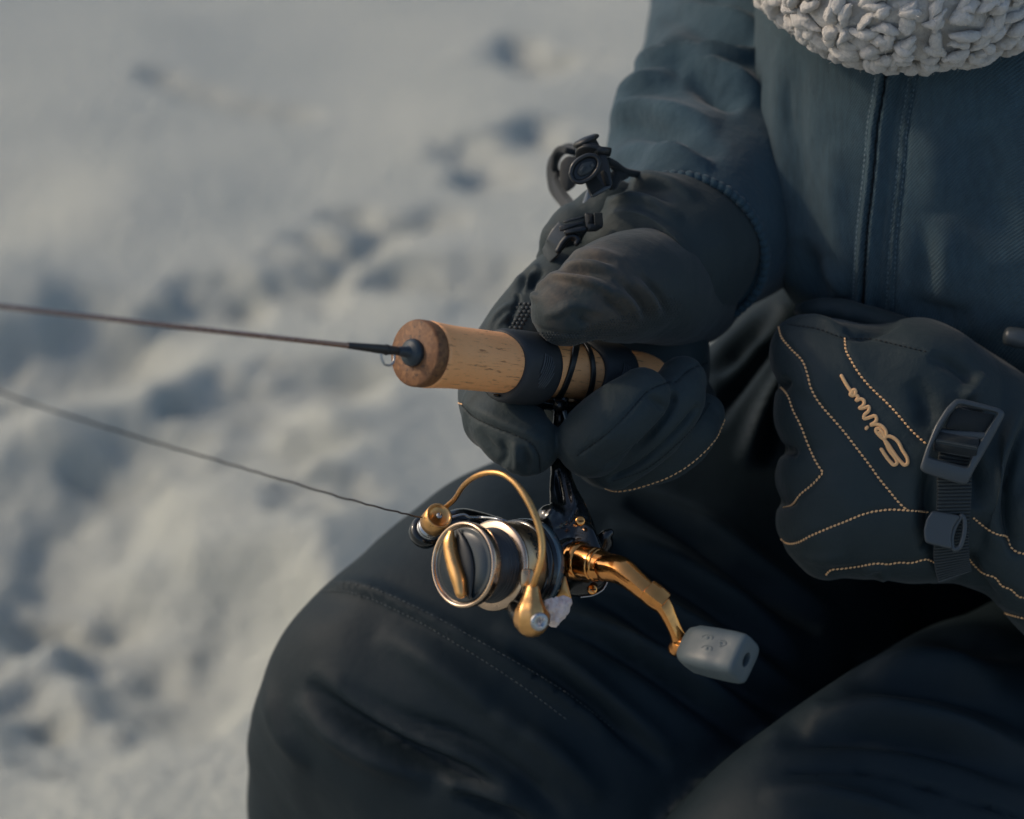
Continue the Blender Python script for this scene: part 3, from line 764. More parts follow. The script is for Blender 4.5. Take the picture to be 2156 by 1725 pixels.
hand = sculpt(hand, [
    # seams on the fingers
    (k1((455, 640), (530, 720), (650, 780), (780, 830), (880, 880), (930, 960), (935, 1060)), -.0011, 2.6, 2.6, .05),
    (k1((470, 660), (560, 690), (700, 760), (850, 820), (1000, 900)), .0012, 10, 16),
    (k1((700, 860), (720, 950), (700, 1020)), -.0015, 8, 10),
    (k1((780, 880), (800, 980), (790, 1050)), .0014, 8, 8),
    (k1((840, 900), (860, 1000), (850, 1070)), -.0014, 7, 7),
    (k1((560, 800), (640, 900), (700, 960)), -.0010, 10, 10),
    (k1((1150, 960), (1330, 830), (1480, 680), (1580, 570), (1720, 510)), -.0010, 2.4, 2.4, .05),
    (k1((1560, 580), (1640, 640), (1700, 690)), -.0012, 8, 8),
    (k1((1740, 560), (1730, 660), (1610, 820), (1450, 955), (1320, 1030)), -.0030, 5, 5, .1),
    (k1((1890, 650), (1800, 765), (1650, 920), (1500, 1030), (1340, 1105)), -.0030, 5, 5, .1),
    (k1((1740, 520), (1830, 440), (1940, 400)), -.0010, 2.4, 2.4, .05),
    (kg((100, 990), (300, 740), (440, 640), (560, 600)), .0012, 5, 8),
    (kg((230, 960), (400, 800), (520, 730)), .0010, 5, 6),
    (kg((560, 430), (560, 560), (470, 800), (430, 960)), -.0018, 4, 4, .1),
    (kg((590, 440), (660, 300), (700, 180), (850, 60)), -.0022, 6, 6),
    (kg((640, 420), (690, 330), (760, 180), (900, 40)), .0018, 6, 8),
    (kg((780, 400), (800, 250), (950, 100)), -.0020, 6, 6),
    (kg((450, 400), (600, 230), (760, 90), (900, -20)), .0012, 5, 6),
], gain=1.5)
glove = obj('glove', hand, m_glove, person, label='black padded glove closed round the cork handle')
obj('thumb', glR, m_thumb, glove, label='glove thumb with brown wear on its top')
S_h = Surf(hand); S_th = Surf(glR); S_hand = Surf(hand, glR)
obj('stitching', stitches(S_h, [k1((2046, 700), (2025, 790), (1975, 870), (1900, 950), (1800, 1030), (1690, 1090), (1580, 1130), (1470, 1160), (1380, 1168), (1320, 1150)), k1((446, 640), (470, 650))], step=.0022, ln=.00085, r=.00036, slant=.1), m_gthread, glove, kind='stuff')
obj('dark_stitching', stitches(S_h, [k1((455, 640), (530, 720), (650, 780), (780, 830), (880, 880), (930, 960), (935, 1060)), k1((1150, 960), (1330, 830), (1480, 680), (1580, 570), (1720, 510)),
                                     k1((1745, 520), (1830, 440), (1940, 400)), k1((1370, 1110), (1560, 1040), (1760, 880), (1890, 740), (1950, 640))],
                               step=.0016, ln=.0006, r=.00022, slant=0), m_dthread, glove, kind='stuff')
# raised grip dots: honeycomb by the index knuckle, scales under the thumb
def dots(surf, poly, sp, ra, rb, lift, hexa=False, jit=.1, ang=0):
    poly = np.array(poly); ms = []; x0, y0 = poly.min(0); x1, y1 = poly.max(0); th = np.linspace(0, 2*np.pi, 9 if not hexa else 7)[:-1]
    ca, sa = math.cos(ang), math.sin(ang)
    def inside(x, y):
        c = False
        for i in range(len(poly)):
            a, b = poly[i-1], poly[i]
            if (a[1] > y) != (b[1] > y) and x < (b[0]-a[0])*(y-a[1])/(b[1]-a[1])+a[0]: c = not c
        return c
    r = 0; y = y0
    while y < y1:
        x = x0+(sp/2 if r % 2 else 0)
        while x < x1:
            qx, qy = x+RNG.normal(0, jit), y+RNG.normal(0, jit)
            if inside(qx, qy):
                h, n = surf.hit(qx, qy)
                if h is not None:
                    a = unit(np.array([ca, sa, 0])-n*(ca*n[0]+sa*n[1])); b = np.cross(n, a)
                    V = np.array([h+n*z+k*(ra*np.cos(th)[:, None]*a+rb*np.sin(th)[:, None]*b) for z, k in ((-.0004, 1), (lift*.7, .95), (lift, .6))])
                    ms.append(rings(V))
            x += sp
        y += sp*.86; r += 1
    return join(*ms)
obj('grip_patch', dots(S_h, kg((570, 560), (790, 540), (800, 600), (620, 960), (430, 990), (480, 840), (540, 720)), 9.6, .00088, .00088, .0006, True, .3), m_grip, glove, kind='stuff')
obj('grip_patch', dots(S_th, kg((660, 1010), (1080, 990), (1250, 1060), (1450, 1010), (1750, 880), (2100, 790), (2500, 660), (2900, 480), (3010, 560), (2990, 760), (2800, 900), (2400, 1020), (1900, 1140), (1500, 1230), (1100, 1210), (760, 1130)), 6.4, .00030, .00058, .00035, False, .3, .5), m_grip, glove, kind='stuff')

# gauntlet with its straps
ga = tpx([(1490, 450, 1.11, .0330), (1446, 518, 1.076, .0345), (1405, 538, 1.062, .0350), (1364, 556, 1.052, .0325), (1338, 575, 1.045, .0275)], n=80, m=120, ends=.4)
ga = rough(ga, .0015, .025, 18, 2)
k4 = lambda *p: M(c4, *p)
ga = sculpt(ga, [
    (k4((700, 470), (850, 430), (1000, 450), (1150, 500), (1260, 570)), .0030, 8, 16),
    (k4((640, 560), (800, 500), (950, 530), (1100, 600)), -.0030, 10, 12),
    (k4((600, 600), (760, 570), (950, 610), (1150, 740)), .0032, 10, 20),
    (k4((620, 700), (760, 690), (900, 740), (1050, 850), (1200, 1000), (1300, 1200)), .0036, 8, 18),
    (k4((600, 760), (780, 740), (930, 800), (1080, 930), (1200, 1100), (1240, 1300)), -.0065, 12, 10),
    (k4((780, 470), (950, 480), (1100, 520)), -.0018, 5, 5),
], gain=1.3)
gaun = obj('gauntlet', ga, m_glove, glove)
S_ga = Surf(ga)
# cord lock with its round head, webbing and tabs (left edge of the wrist)
kb = lambda *p: M(cb, *p)
WL = 1.035
lock = merged([pillow(kb((235, 560), (270, 440), (380, 340), (500, 300), (600, 320), (650, 400), (640, 500), (560, 600), (460, 670), (370, 695), (280, 660)), cb(440, 500), WL-.010, .0028, .003, e=5, n=80),
               ], .0005, 3)
glk = lambda name, mesh, m_, **k: obj(name, mesh, m_, glove, **k)
rim = [P(*q, WL-.0135) for q in kb((250, 560), (285, 450), (390, 355), (500, 315), (595, 335), (635, 405), (620, 490), (550, 590), (460, 655), (370, 678), (290, 645), (250, 560))]
glk('cord_lock', join(lock, wire(rim, .0010, n=80)), m_plast2, label='black cord lock with an oval button')
glk('lock_button', join(slab(rrect(kb((330, 540), (400, 400), (560, 380), (590, 460), (520, 560), (380, 610)), .35), WL-.0130, .0016), slab(rrect(kb((350, 520), (420, 440), (470, 470), (400, 570)), .35), WL-.0140, .001), slab(rrect(kb((510, 440), (560, 410), (585, 460), (540, 490)), .35), WL-.0140, .001)), m_grip)
glk('lock_stem', tube([tuple(P(*cb(505, 330), WL-.002))+(.0062,), tuple(P(*cb(520, 250), WL))+(.0066,), tuple(P(*cb(530, 190), WL))+(.0070,)], n=14, m=28, ends=.1), m_plast2)
glk('lock_cap', lathe(P(*cb(505, 235), WL), unit([-.40, .9, -.12]), [(-.001, .0040), (.0005, .0046), (.0026, .0044), (.0032, .0058), (.0038, .0062), (.0046, .0059), (.0054, .0045), (.0058, 0)], m=40), m_plast2)
fo = rrect(kb((590, 250), (715, 250), (765, 400), (825, 720), (800, 760), (540, 890), (505, 850), (440, 670), (560, 560), (640, 470)), .2, 5)
glk('strap_buckle', merged([slab(fo, WL-.002, .006)], .0005, 2), m_plast2)
glk('buckle_top', lathe(P(*cb(660, 262), WL-.002), (0, 1, .05), [(-.002, .0040), (.0, .0046), (.0012, .0046), (.0016, .003)], m=24), m_plast2)
glk('webbing', slab(rrect(kb((450, 670), (600, 590), (690, 720), (530, 840)), .08, 3), WL-.0075, .0022), m_web)
webr = []
for t in np.linspace(.05, .95, 9):
    a = np.array(cb(450, 670))*(1-t)+np.array(cb(600, 590))*t; b = np.array(cb(530, 840))*(1-t)+np.array(cb(690, 720))*t
    webr.append(tube(np.array([tuple(P(*a, WL-.0088))+(.0004,), tuple(P(*b, WL-.0088))+(.0004,)]), m=6, raw=True))
glk('webbing_ribs', join(*webr), m_web, kind='stuff')
glk('buckle_bar', slab(rrect(kb((520, 830), (690, 740), (800, 720), (790, 760), (560, 885), (530, 870)), .2, 4), WL-.0065, .004), m_plast)
glk('strap_slot', slab(rrect(kb((650, 540), (700, 510), (745, 560), (790, 720), (740, 745), (700, 700)), .25, 4), WL-.0045, .0022), m_dthread)
# drawcords running back to the sleeve
glk('drawcord', join(wire([P(*cb(760, 390), WL), P(*cb(850, 440), WL+.003), P(*cb(980, 530), WL+.008), P(*cb(1150, 570), WL+.014), P(*cb(1290, 610), WL+.02)], .0017),
                     wire([P(*cb(770, 400), WL+.002), P(*cb(900, 530), WL+.006), P(*cb(1100, 560), WL+.012), P(*cb(1300, 600), WL+.02)], .0015),
                     wire([P(*cb(800, 700), WL+.004), P(*cb(860, 600), WL+.006), P(*cb(960, 560), WL+.01)], .003)), m_web)
# loop of webbing behind it, farther off
Lp = spline([tuple(P(*cb(330, 330), 1.09)), tuple(P(*cb(180, 300), 1.10)), tuple(P(*cb(85, 420), 1.11)), tuple(P(*cb(80, 680), 1.11)), tuple(P(*cb(180, 860), 1.10)), tuple(P(*cb(330, 1030), 1.085)), tuple(P(*cb(430, 1100), 1.07))], 50)
TL = np.gradient(Lp, axis=0); NL = np.stack([TL[:, 1], -TL[:, 0], np.full(50, -.0004)], 1)
glk('webbing_loop', ribbon(Lp, NL, .012, .0030), m_web)
glk('webbing_tab', slab(rrect(kb((100, 420), (200, 320), (330, 330), (380, 420), (330, 720), (200, 820), (110, 700)), .3), 1.085, .003), mat('grey_webbing', (.05, .05, .045), .8))
# pale inner strap
glk('inner_strap', slab(rrect(kb((480, 760), (640, 880), (560, 960), (470, 1060), (430, 1130), (350, 1150), (370, 1060), (430, 900)), .15), 1.052, .003), mat('blue_grey_webbing', (.13, .16, .19), .6))
# side release buckle
B = 1.032
glk('side_release_buckle', join(slab(rrect(kb((440, 1090), (560, 1100), (570, 1240), (690, 1250), (680, 1290), (600, 1340), (470, 1350), (450, 1250)), .2, 5), B, .0055),
                              slab(rrect(kb((150, 1200), (430, 1130), (440, 1160), (160, 1235)), .2, 5), B+.001, .004),
                              slab(rrect(kb((90, 1265), (430, 1190), (440, 1235), (110, 1350)), .2, 5), B, .0045),
                              slab(rrect(kb((150, 1330), (440, 1265), (470, 1290), (460, 1345), (170, 1388)), .25, 5), B-.002, .0045)), m_plast2)
glk('webbing_end', join(slab(rrect(kb((560, 1095), (660, 1110), (680, 1250), (570, 1240)), .15), B-.002, .003), *[tube(np.array([tuple(P(*cb(580+a, 1100), B-.0042))+(.0005,), tuple(P(*cb(590+a, 1242), B-.0042))+(.0005,)]), m=6, raw=True) for a in range(0, 90, 14)]), m_web)
glk('buckle_dark_slot', slab(rrect(kb((475, 1110), (550, 1115), (560, 1235), (480, 1240)), .15), B-.0024, .0022), m_dthread)
# strap below it, with a loop
Ls = spline([tuple(P(*cb(200, 1300), 1.04)), tuple(P(*cb(100, 1420), 1.04)), tuple(P(*cb(30, 1560), 1.042)), tuple(P(*cb(-40, 1680), 1.05))], 30)
glk('wrist_strap', ribbon(Ls, np.tile(np.array([-.3, .2, -.93]), (30, 1)), .0085, .002), m_plast)
glk('keeper_loop', join(wire([P(*q, 1.030) for q in kb((80, 1600), (150, 1480), (230, 1410), (310, 1410), (350, 1460), (330, 1500))], .0013), wire([P(*q, 1.033) for q in kb((140, 1560), (200, 1480), (260, 1440), (320, 1455))], .0010)), m_plast2)
glk('strap_base', rough(tpx([(1166, 545, 1.06, .008), (1190, 505, 1.058, .011), (1235, 470, 1.06, .012), (1290, 440, 1.06, .014)], n=30, m=20), .001, .01, 3), m_glove)

# --- left glove, back of the hand towards us
k5 = lambda *p: M(c5, *p)
out = k5((95, 225), (60, 310), (52, 420), (78, 500), (64, 600), (68, 720), (95, 800), (117, 850), (84, 900), (68, 960), (76, 1040), (98, 1095), (80, 1160), (84, 1240), (112, 1310), (140, 1370), (200, 1430), (260, 1480),
         (340, 1505), (420, 1495), (520, 1505), (640, 1508), (780, 1512), (900, 1505), (1010, 1480), (1120, 1400), (1230, 1250), (1290, 1000), (1280, 700), (1210, 430), (1080, 300), (900, 205), (760, 190), (640, 215), (520, 225), (420, 205), (300, 185), (180, 180))
bk = pillow(out, c5(640, 850), 1.052, .040, .030, e=2.7, gx=-.00002, n=320, k=60)
gaL = loft([(1990, 680, 1960, 1225, 1.065, .034, .03), (2050, 715, 2020, 1230, 1.06, .036, .03), (2120, 760, 2085, 1262, 1.06, .042, .03), (2200, 820, 2150, 1325, 1.065, .044, .035), (2330, 930, 2260, 1430, 1.08, .046, .04), (2500, 1040, 2400, 1540, 1.10, .046, .045)], n=60, m=80, e=2.5, round0=.004, round1=.01)
gl = merged([bk, gaL], .0012, 4)
gl = rough(gl, .0012, .03, 25, 2)
seamsL = [
    k5((95, 235), (110, 290), (160, 350), (215, 410), (240, 480), (255, 540), (300, 620), (360, 690), (420, 760), (490, 850), (550, 930), (600, 1000), (650, 1060), (700, 1120), (735, 1150)),
    k5((425, 290), (430, 350), (460, 410), (500, 475), (560, 545), (640, 620), (700, 685), (760, 755), (835, 825)),
    k5((105, 540), (140, 580), (165, 650), (205, 730), (240, 820), (285, 920), (318, 965)), k5((318, 965), (270, 1020), (200, 1080), (160, 1130), (115, 1145)),
    k5((105, 1295), (135, 1320), (180, 1320), (250, 1285), (330, 1250), (430, 1210), (530, 1170), (640, 1152), (735, 1155), (850, 1165)),
    k5((330, 1480), (350, 1455), (420, 1445), (500, 1435), (590, 1420), (640, 1425), (700, 1415), (760, 1418), (835, 1400), (870, 1415), (900, 1425)),
    k5((1065, 1190), (1130, 1240), (1190, 1275), (1240, 1290), (1255, 1340), (1300, 1370), (1335, 1372)),
    k5((1030, 1375), (1070, 1425), (1130, 1475), (1180, 1490), (1215, 1535), (1260, 1550), (1300, 1590), (1340, 1592)),
    k5((1175, 1640), (1230, 1670), (1300, 1690), (1340, 1700))]
gl = sculpt(gl, [(s, -.0007, 5, 5, .05) for s in seamsL]+[
    (k5((130, 220), (280, 240), (430, 290), (560, 295), (700, 325), (840, 360)), -.0011, 3, 3, .05),
    (k5((420, 250), (500, 275), (620, 240), (700, 200)), -.0030, 9, 12),
    (k5((180, 190), (300, 210), (430, 250)), .0022, 8, 8),
    (k5((60, 530), (110, 530), (150, 500)), -.0030, 9, 9), (k5((60, 860), (130, 850), (190, 880)), -.0030, 9, 9), (k5((60, 1105), (120, 1120), (180, 1100)), -.0028, 9, 9),
    (k5((850, 380), (960, 420), (1060, 500), (1120, 560)), -.0035, 16, 16),
    (k5((760, 500), (840, 640), (850, 760)), -.0028, 22, 20),
    (k5((1130, 470), (1060, 560), (1010, 600)), .0030, 14, 14),
    (k5((880, 900), (840, 1060), (850, 1250), (900, 1460)), -.0065, 16, 20),
    (k5((1324, 600), (1240, 800), (1190, 950), (1160, 1150), (1180, 1350)), .0045, 16, 24),
    (k5((1340, 680), (1270, 860), (1230, 1060), (1240, 1250), (1290, 1400)), -.0060, 9, 12),
    (k5((1350, 1000), (1300, 1150), (1300, 1300)), .0035, 10, 14),
    (k5((1080, 620), (1060, 800), (1090, 1000), (1080, 1150)), -.0050, 16, 16),
    (k5((1050, 1350), (1090, 1500), (1200, 1620)), -.0030, 14, 10),
    (k5((600, 1470), (640, 1500)), .0015, 12, 12), (k5((500, 1490), (560, 1440), (640, 1450)), .0018, 9, 9),
    (k5((800, 1360), (850, 1330), (900, 1380)), -.0028, 8, 8),
    (k5((300, 900), (420, 1050), (560, 1300)), .0012, 50, 50), (k5((180, 1380), (300, 1400), (450, 1380)), .0010, 12, 12)], gain=1.3)
glove2 = obj('glove', gl, m_glove, person, label='black padded glove with gold stitching and a strapped wrist')
S_gl = Surf(gl)
obj('stitching', stitches(S_gl, seamsL, step=.0019, ln=.00078, r=.00050, lift=.0003, slant=.28), m_gthread, glove2, kind='stuff')
obj('dark_stitching', stitches(S_gl, [k5((130, 222), (280, 242), (430, 292), (560, 297), (700, 327), (840, 362))], step=.0022, ln=.0007, r=.00026, slant=0), m_dthread, glove2, kind='stuff')
# embroidered signature
kl = lambda *p: M(cl, *p)
def emb(pts, r=.00078, lift=.0003):
    A, N = S_gl.path(pts, 1.5, lift, 2); A = A+N*0; return tube(np.c_[A, np.full(len(A), r)], m=8, raw=True)
logo = [emb(kl((250, 230), (300, 320), (350, 400), (400, 470))), emb(kl((400, 470), (375, 495), (430, 510), (450, 450), (430, 430), (400, 450)), .0009), emb(kl((440, 500), (490, 530), (460, 590), (520, 560), (575, 590), (565, 650), (505, 695), (570, 690), (645, 670), (640, 730), (580, 790), (575, 845), (640, 830), (735, 805), (755, 860), (720, 905), (665, 935), (760, 925), (840, 960), (890, 1030), (890, 1090), (860, 1140))),
        emb(kl((860, 1140), (800, 1090), (745, 1020), (750, 985), (800, 990), (850, 1060), (880, 1110)), .00075), emb(kl((790, 1040), (820, 1080), (850, 1120)), .0006),
        emb(kl((850, 1130), (900, 1095), (970, 1105), (1060, 1170), (1130, 1300), (1195, 1410), (1200, 1490), (1160, 1510), (1100, 1460), (1000, 1330), (920, 1210), (870, 1150))),
        emb(kl((880, 1170), (940, 1300), (1030, 1420), (1050, 1480), (1010, 1510), (940, 1450), (880, 1370), (825, 1285))), emb(kl((608, 985), (620, 970)), .00075)]
obj('embroidery', join(*logo), m_gthread, glove2, label='gold script signature embroidered on the glove back')
# wrist strap: webbing, ladder buckle, keeper
ks = lambda *p: M(cs, *p)
def strap(pts, wid, lift, name='wrist_strap', ribs=True):
    A, N = S_gl.path(pts, 3, lift, 14); o = obj(name, ribbon(A, N, wid, .0014), m_web, glove2)
    if ribs:
        q = even(np.c_[A, N*1e-5], .0015); ms = []
        for i in range(1, len(q)-1):
            t = unit(q[i+1, :3]-q[i-1, :3]); n = unit(q[i, 3:]); b = np.cross(t, n); c = q[i, :3]+n*.00145
            ms.append(tube(np.array([tuple(c-b*wid*.48)+(.00042,), tuple(c+b*wid*.48)+(.00042,)]), m=6, raw=True, ends=.5))
        obj('webbing_ribs', join(*ms), m_webrib_lit, o, kind='stuff')
    return o
strap(ks((560, 180), (500, 400), (460, 600), (450, 900), (440, 1050), (430, 1200), (440, 1400), (455, 1500)), .0150, .0012)
bo = rrect(ks((490, 105), (890, 210), (780, 420), (690, 580), (620, 700), (560, 815), (180, 700), (235, 520), (310, 330), (400, 190)), .25, 5)
h1 = rrect(ks((500, 165), (815, 235), (735, 350), (650, 480), (610, 560), (575, 665), (262, 585), (290, 500), (360, 360), (420, 260)), .16, 5)
Z, nz = S_gl.hit(*cs(480, 600)); wz = Z[2]-.007
gxs, gys = .00003, -.000015
bk_ = slab(bo, wz, .0042, gxs, gys, .0009, hole=h1, cen=cs(500, 450)); obj('strap_buckle', bk_, m_plast, glove2, label='dark grey plastic ladder buckle')
obj('buckle_bar', join(tube(np.array([tuple(P(*cs(320, 385), wz+.0016))+(.0019,), tuple(P(*cs(700, 420), wz+.0016))+(.0019,)]), m=12, raw=True)), m_plast, glove2)
rb = []
q0 = [(440, 175), (395, 260), (380, 330), (350, 372), (310, 420), (290, 480)]; 
top = slab(rrect(ks((455, 190), (800, 245), (700, 400), (390, 350)), .12, 5), wz+.0022, .003, gxs, gys); obj('webbing_roll', top, m_web, glove2)
fold = tube(np.array([tuple(P(*cs(318, 455), wz+.0002))+(.0042,), tuple(P(*cs(640, 512), wz+.0002))+(.0042,)]), m=24, raw=True, sq=.75, ends=.1)
fo_ = obj('webbing_fold', fold, m_web, glove2)
ms = []
for d in np.linspace(-52, 52, 9):
    ms.append(tube(np.array([tuple(P(*cs(322+d*.05, 455+d), wz-.0030+abs(d)/52*.0018))+(.00042,), tuple(P(*cs(640+d*.05, 512+d), wz-.0030+abs(d)/52*.0018))+(.00042,)]), m=6, raw=True))
obj('webbing_ribs', join(*ms), m_webrib_lit, fo_, kind='stuff')
# keeper loop: a flattened ring of plastic webbing seen from its open side
Zk, nk_ = S_gl.hit(*cs(380, 1170)); wk = Zk[2]-.004
kp = [(285, 1005), (240, 1060), (222, 1150), (230, 1240), (260, 1275)]
Lk = [tuple(P(*cs(x, y), wk+dw)) for x, y, dw in ((395, 1012, .003), (392, 1030, -.001), (372, 1080, -.0035), (345, 1150, -.0045), (335, 1220, -.0040), (345, 1290, -.001), (365, 1312, .002))]
obj('strap_keeper', merged([slab(rrect(ks((288, 1008), (520, 1050), (455, 1150), (440, 1240), (450, 1325), (230, 1270), (218, 1170), (240, 1080)), .2, 5), wk-.003, .0024)], .0005, 3), m_plast, glove2)
obj('keeper_ring', wire([P(*q, wk-.0020) for q in ks((525, 1052), (470, 1140), (445, 1240), (460, 1320), (500, 1310), (535, 1230), (548, 1140), (540, 1070), (525, 1052))], .0011, n=60), m_plast, glove2)

# ================================================================== FISHING ROD
P0 = P(872, 743, .95)
P1 = np.array([P0[0]+.0994, P0[1]-.0091, P0[2]+.11])
A = unit(P0-P1); Bk = -A                                   # A points to the tip, Bk to the butt
S_ = unit(np.array([.735, -.12, -.67])); S_ = unit(S_-(S_@A)*A); U_ = unit(np.cross(S_, A)); U_ = U_ if U_[1] > 0 else -U_
rod = empty('fishing_rod', to_world(P0+Bk*.08))
tag(rod, 'short ice fishing rod with thin dark blank and light cork handle', 'fishing rod')
NC, MC = 0, 96
prof = [(.0062, .0), (.0062, .0131), (.0064, .0134), (.0080, .0134), (.013, .0130), (.021, .0126), (.03, .0125), (.04, .01245), (.06, .0123), (.09, .0120), (.12, .0117), (.15, .0114), (.168, .0112), (.171, .0104), (.172, .0)]
tt = []
for (a, ra), (b, rb_) in zip(prof, prof[1:]):
    k = 1 if b-a < .004 else 12
    for i in range(k): tt.append((a+(b-a)*i/k, ra+(rb_-ra)*i/k))
tt.append(prof[-1])
ck = lathe(P0, Bk, tt, MC); uvc = np.zeros((len(ck[0]), 2)); n_ = len(tt)
uvc[:n_*MC, 0] = np.repeat([t for t, r in tt], MC); a_ = np.tile(np.arange(MC), n_); uvc[:n_*MC, 1] = np.minimum(a_, MC-a_)/MC*.08*2
handle = obj('cork_handle', ck, m_cork, rod, uv=uvc)
obj('cork_end_ring', lathe(P0, Bk, [(0, .0), (0, .0125), (.0004, .0131), (.0012, .0134), (.0050, .0134), (.0062, .0131), (.0063, .0)], MC), m_burl, rod, label='darker speckled cork ring at the front of the handle')
obj('winding_check', lathe(P0, A, [(-.0005, .0), (-.0005, .0052), (.0008, .0056), (.0022, .0053), (.0032, .0042), (.0036, .0026), (.0040, .0022), (.008, .0019), (.010, .0016)], 48), mat('blue_black_rubber', (.018, .030, .038), .4), rod)
TIP = P0+A*.52+np.array([0, .004, 0])
bl = [tuple(P0+Bk*.05)+(.0014,), tuple(P0)+(.0014,), tuple(P0+A*.01)+(.00135,), tuple(P0+A*.05+[0, -.0001, 0])+(.00105,), tuple(P0+A*.1+[0, -.0001, 0])+(.00098,), tuple(P0+A*.2)+(.00088,), tuple(P0+A*.35+[0, .0006, 0])+(.0008,), tuple(TIP)+(.0005,)]
obj('rod_blank', tube(bl, n=80, m=16), m_blank, rod)
obj('thread_wrap', join(tube([tuple(P0+A*.009)+(.0017,), tuple(P0+A*.017)+(.0019,), tuple(P0+A*.026)+(.0016,), tuple(P0+A*.036)+(.0013,)], n=24, m=16),
                        lathe(P0+A*.0155, A, [(-.0006, .0016), (-.0003, .0022), (.0003, .0022), (.0006, .0016)], 16)), m_plast2, rod)
# wire hook keeper under the blank
h0, h1_ = P0+A*.0185, P0+A*.0110
dn = unit(np.array([0, -1.0, -.1]))
obj('hook_keeper', wire([h0, h0+dn*.0020, h0+dn*.0044-A*.0008, h0+dn*.0058-A*.0022, h1_+dn*.0058+A*.0020, h1_+dn*.0042+A*.0004, h1_+dn*.0018, h1_], .00048, n=60), m_silver, rod)
# rubber bands that clamp the reel foot
def band(t0, t1):
    m = 72; th = np.linspace(0, 2*np.pi, m, endpoint=False); V = []
    for t, dr in ((t0+.0006, -.0012), (t0, .0002), (t0+.0006, .0013), (t0+.003, .0019), ((t0+t1)/2, .0021), (t1-.003, .0019), (t1-.0006, .0013), (t1, .0002), (t1-.0006, -.0012)):
        bul = .0022*np.clip(-np.sin(th), 0, 1)**2
        r = .0122+dr+(bul if dr > 0 else 0)
        sh_ = .0035*np.clip(np.sin(th), 0, 1)**3*(1 if t < (t0+t1)/2 else 0)
        V.append(P0+Bk*(t-sh_)[:, None]+(r*np.cos(th))[:, None]*S_+(r*np.sin(th))[:, None]*U_)
    V.append(V[0]); return rings(np.array(V), False, False)
def on_rod(t, a, r): return P0+Bk*t+r*(math.cos(a)*S_+math.sin(a)*U_)
for t0, t1 in ((.0515, .0745), (.1025, .1245)):
    b_ = obj('rubber_band', band(t0, t1), m_rubber, rod)
    ms = []; tc_ = (t0+t1)/2+.0005
    for i in range(-5, 6):
        # slanted ridges clipped to an oval
        seg = []
        for s in np.linspace(-1, 1, 15):
            a = s*.62+i*.115; t = tc_+s*.0030-i*.00070
            if ((a+.02)/.60)**2+((t-tc_)/.0040)**2 < 1: seg.append(on_rod(t, a-.12, .0122+.0024))
        if len(seg) > 2: ms.append(tube(np.c_[np.array(seg), np.full(len(seg), .00042)], m=6, raw=True))
    obj('knurled_patch', join(*ms), m_knurl_lit, b_, kind='stuff')
# cable ties crossing between the bands
def tie(f, n=60, wd=.0030):
    s = np.linspace(0, 1, n); pts = []; N = []
    for k in s:
        t, a = f(k); pts.append(on_rod(t, a, .0121)); N.append(math.cos(a)*S_+math.sin(a)*U_)
    return ribbon(np.array(pts), np.array(N), wd, .0011)
def qt(a, top, mid, bot): x = a/90.0; return mid+(top-bot)/2*x+((top+bot)/2-mid)*x*x
def tf_(top, mid, bot): return lambda k: (qt(max(-95, min(95, 140-260*k)), top, mid, bot), R(140-260*k))
obj('cable_tie', tie(tf_(.0975, .0800, .0880)), m_plast2, rod)
obj('cable_tie', tie(tf_(.0990, .0945, .1050), wd=.0026), m_plast2, rod)
hd = P(*c1(1050, 655), 1.000)
obj('tie_head', join(box(hd, (1, -.1, .1), (.1, 1, 0), (0, 0, 1), .0030, .0028, .0024), box(hd+np.array([.0002, -.0055, .0006]), (1, 0, .1), (0, 1, 0), (0, 0, 1), .0018, .0040, .0015)), m_plast2, rod)
obj('tie_tail', ribbon(spline([tuple(P(*c1(1075, 690), .999)), tuple(P(*c1(1092, 760), .999)), tuple(P(*c1(1075, 850), 1.0)), tuple(P(*c1(1050, 920), 1.002))], 24), np.tile(np.array([.8, 0, -.6]), (24, 1)), .0022, .0008), mat('grey_plastic', (.07, .09, .10), .3), rod)

# ================================================================== REEL
FR = P(973.5, 1189, .955)
reel = empty('fishing_reel', to_world(FR+Bk*.03))
tag(reel, 'small black and gold spinning reel hanging under the cork handle', 'fishing reel')
B2 = unit(Bk)
L = lambda prof, m=96: lathe(FR, B2, [(t/1000, r/1000) for t, r in prof], m)
spool = obj('spool', L([(1.4, 0.01), (1.4, 15.1), (.3, 15.5), (-.2, 15.9), (-.4, 16.4), (.1, 17.0), (.9, 17.15), (2.0, 16.9), (3.4, 16.9), (4.8, 16.5), (5.2, 15.6), (5.4, 14.6)]), m_champ, reel)
obj('wound_line', (lambda pr: L(pr))([(5.0, 14.3)]+[(5.2+i*.30, 14.5+.30*math.cos(i*1.45)+.40*math.sin(i/5)) for i in range(43)]+[(18.2, 14.5)]), m_spoolline, spool)
obj('spool_flange', L([(16.8, 14.0), (17.2, 17.4), (17.7, 18.1), (18.4, 18.35), (19.2, 18.2), (19.6, 17.6)]), m_champ, spool)
obj('spool_skirt', L([(19.4, 17.5), (20.0, 17.75), (24, 17.8), (30.2, 17.75), (31, 17.4), (31.2, 15)]), m_bronze, spool)
obj('rotor', L([(29, 10), (31.2, 17.0), (31.4, 18.4), (32.2, 18.9), (33.6, 18.9), (34.0, 18.3), (34.4, 18.3), (35.0, 19.1), (39.8, 19.1), (40.4, 18.6), (41, 16), (42, 10), (50, 9)]), m_gloss, reel)
obj('rotor_highlight_ring', L([(35.6, 19.0), (35.8, 19.35), (39.0, 19.35), (39.2, 19.0)]), mat('rotor_highlight_blue', (.05, .085, .105), .2, spec=.6, coat=.5), reel)  # bluish highlight on the black rotor, put in as a coloured ring
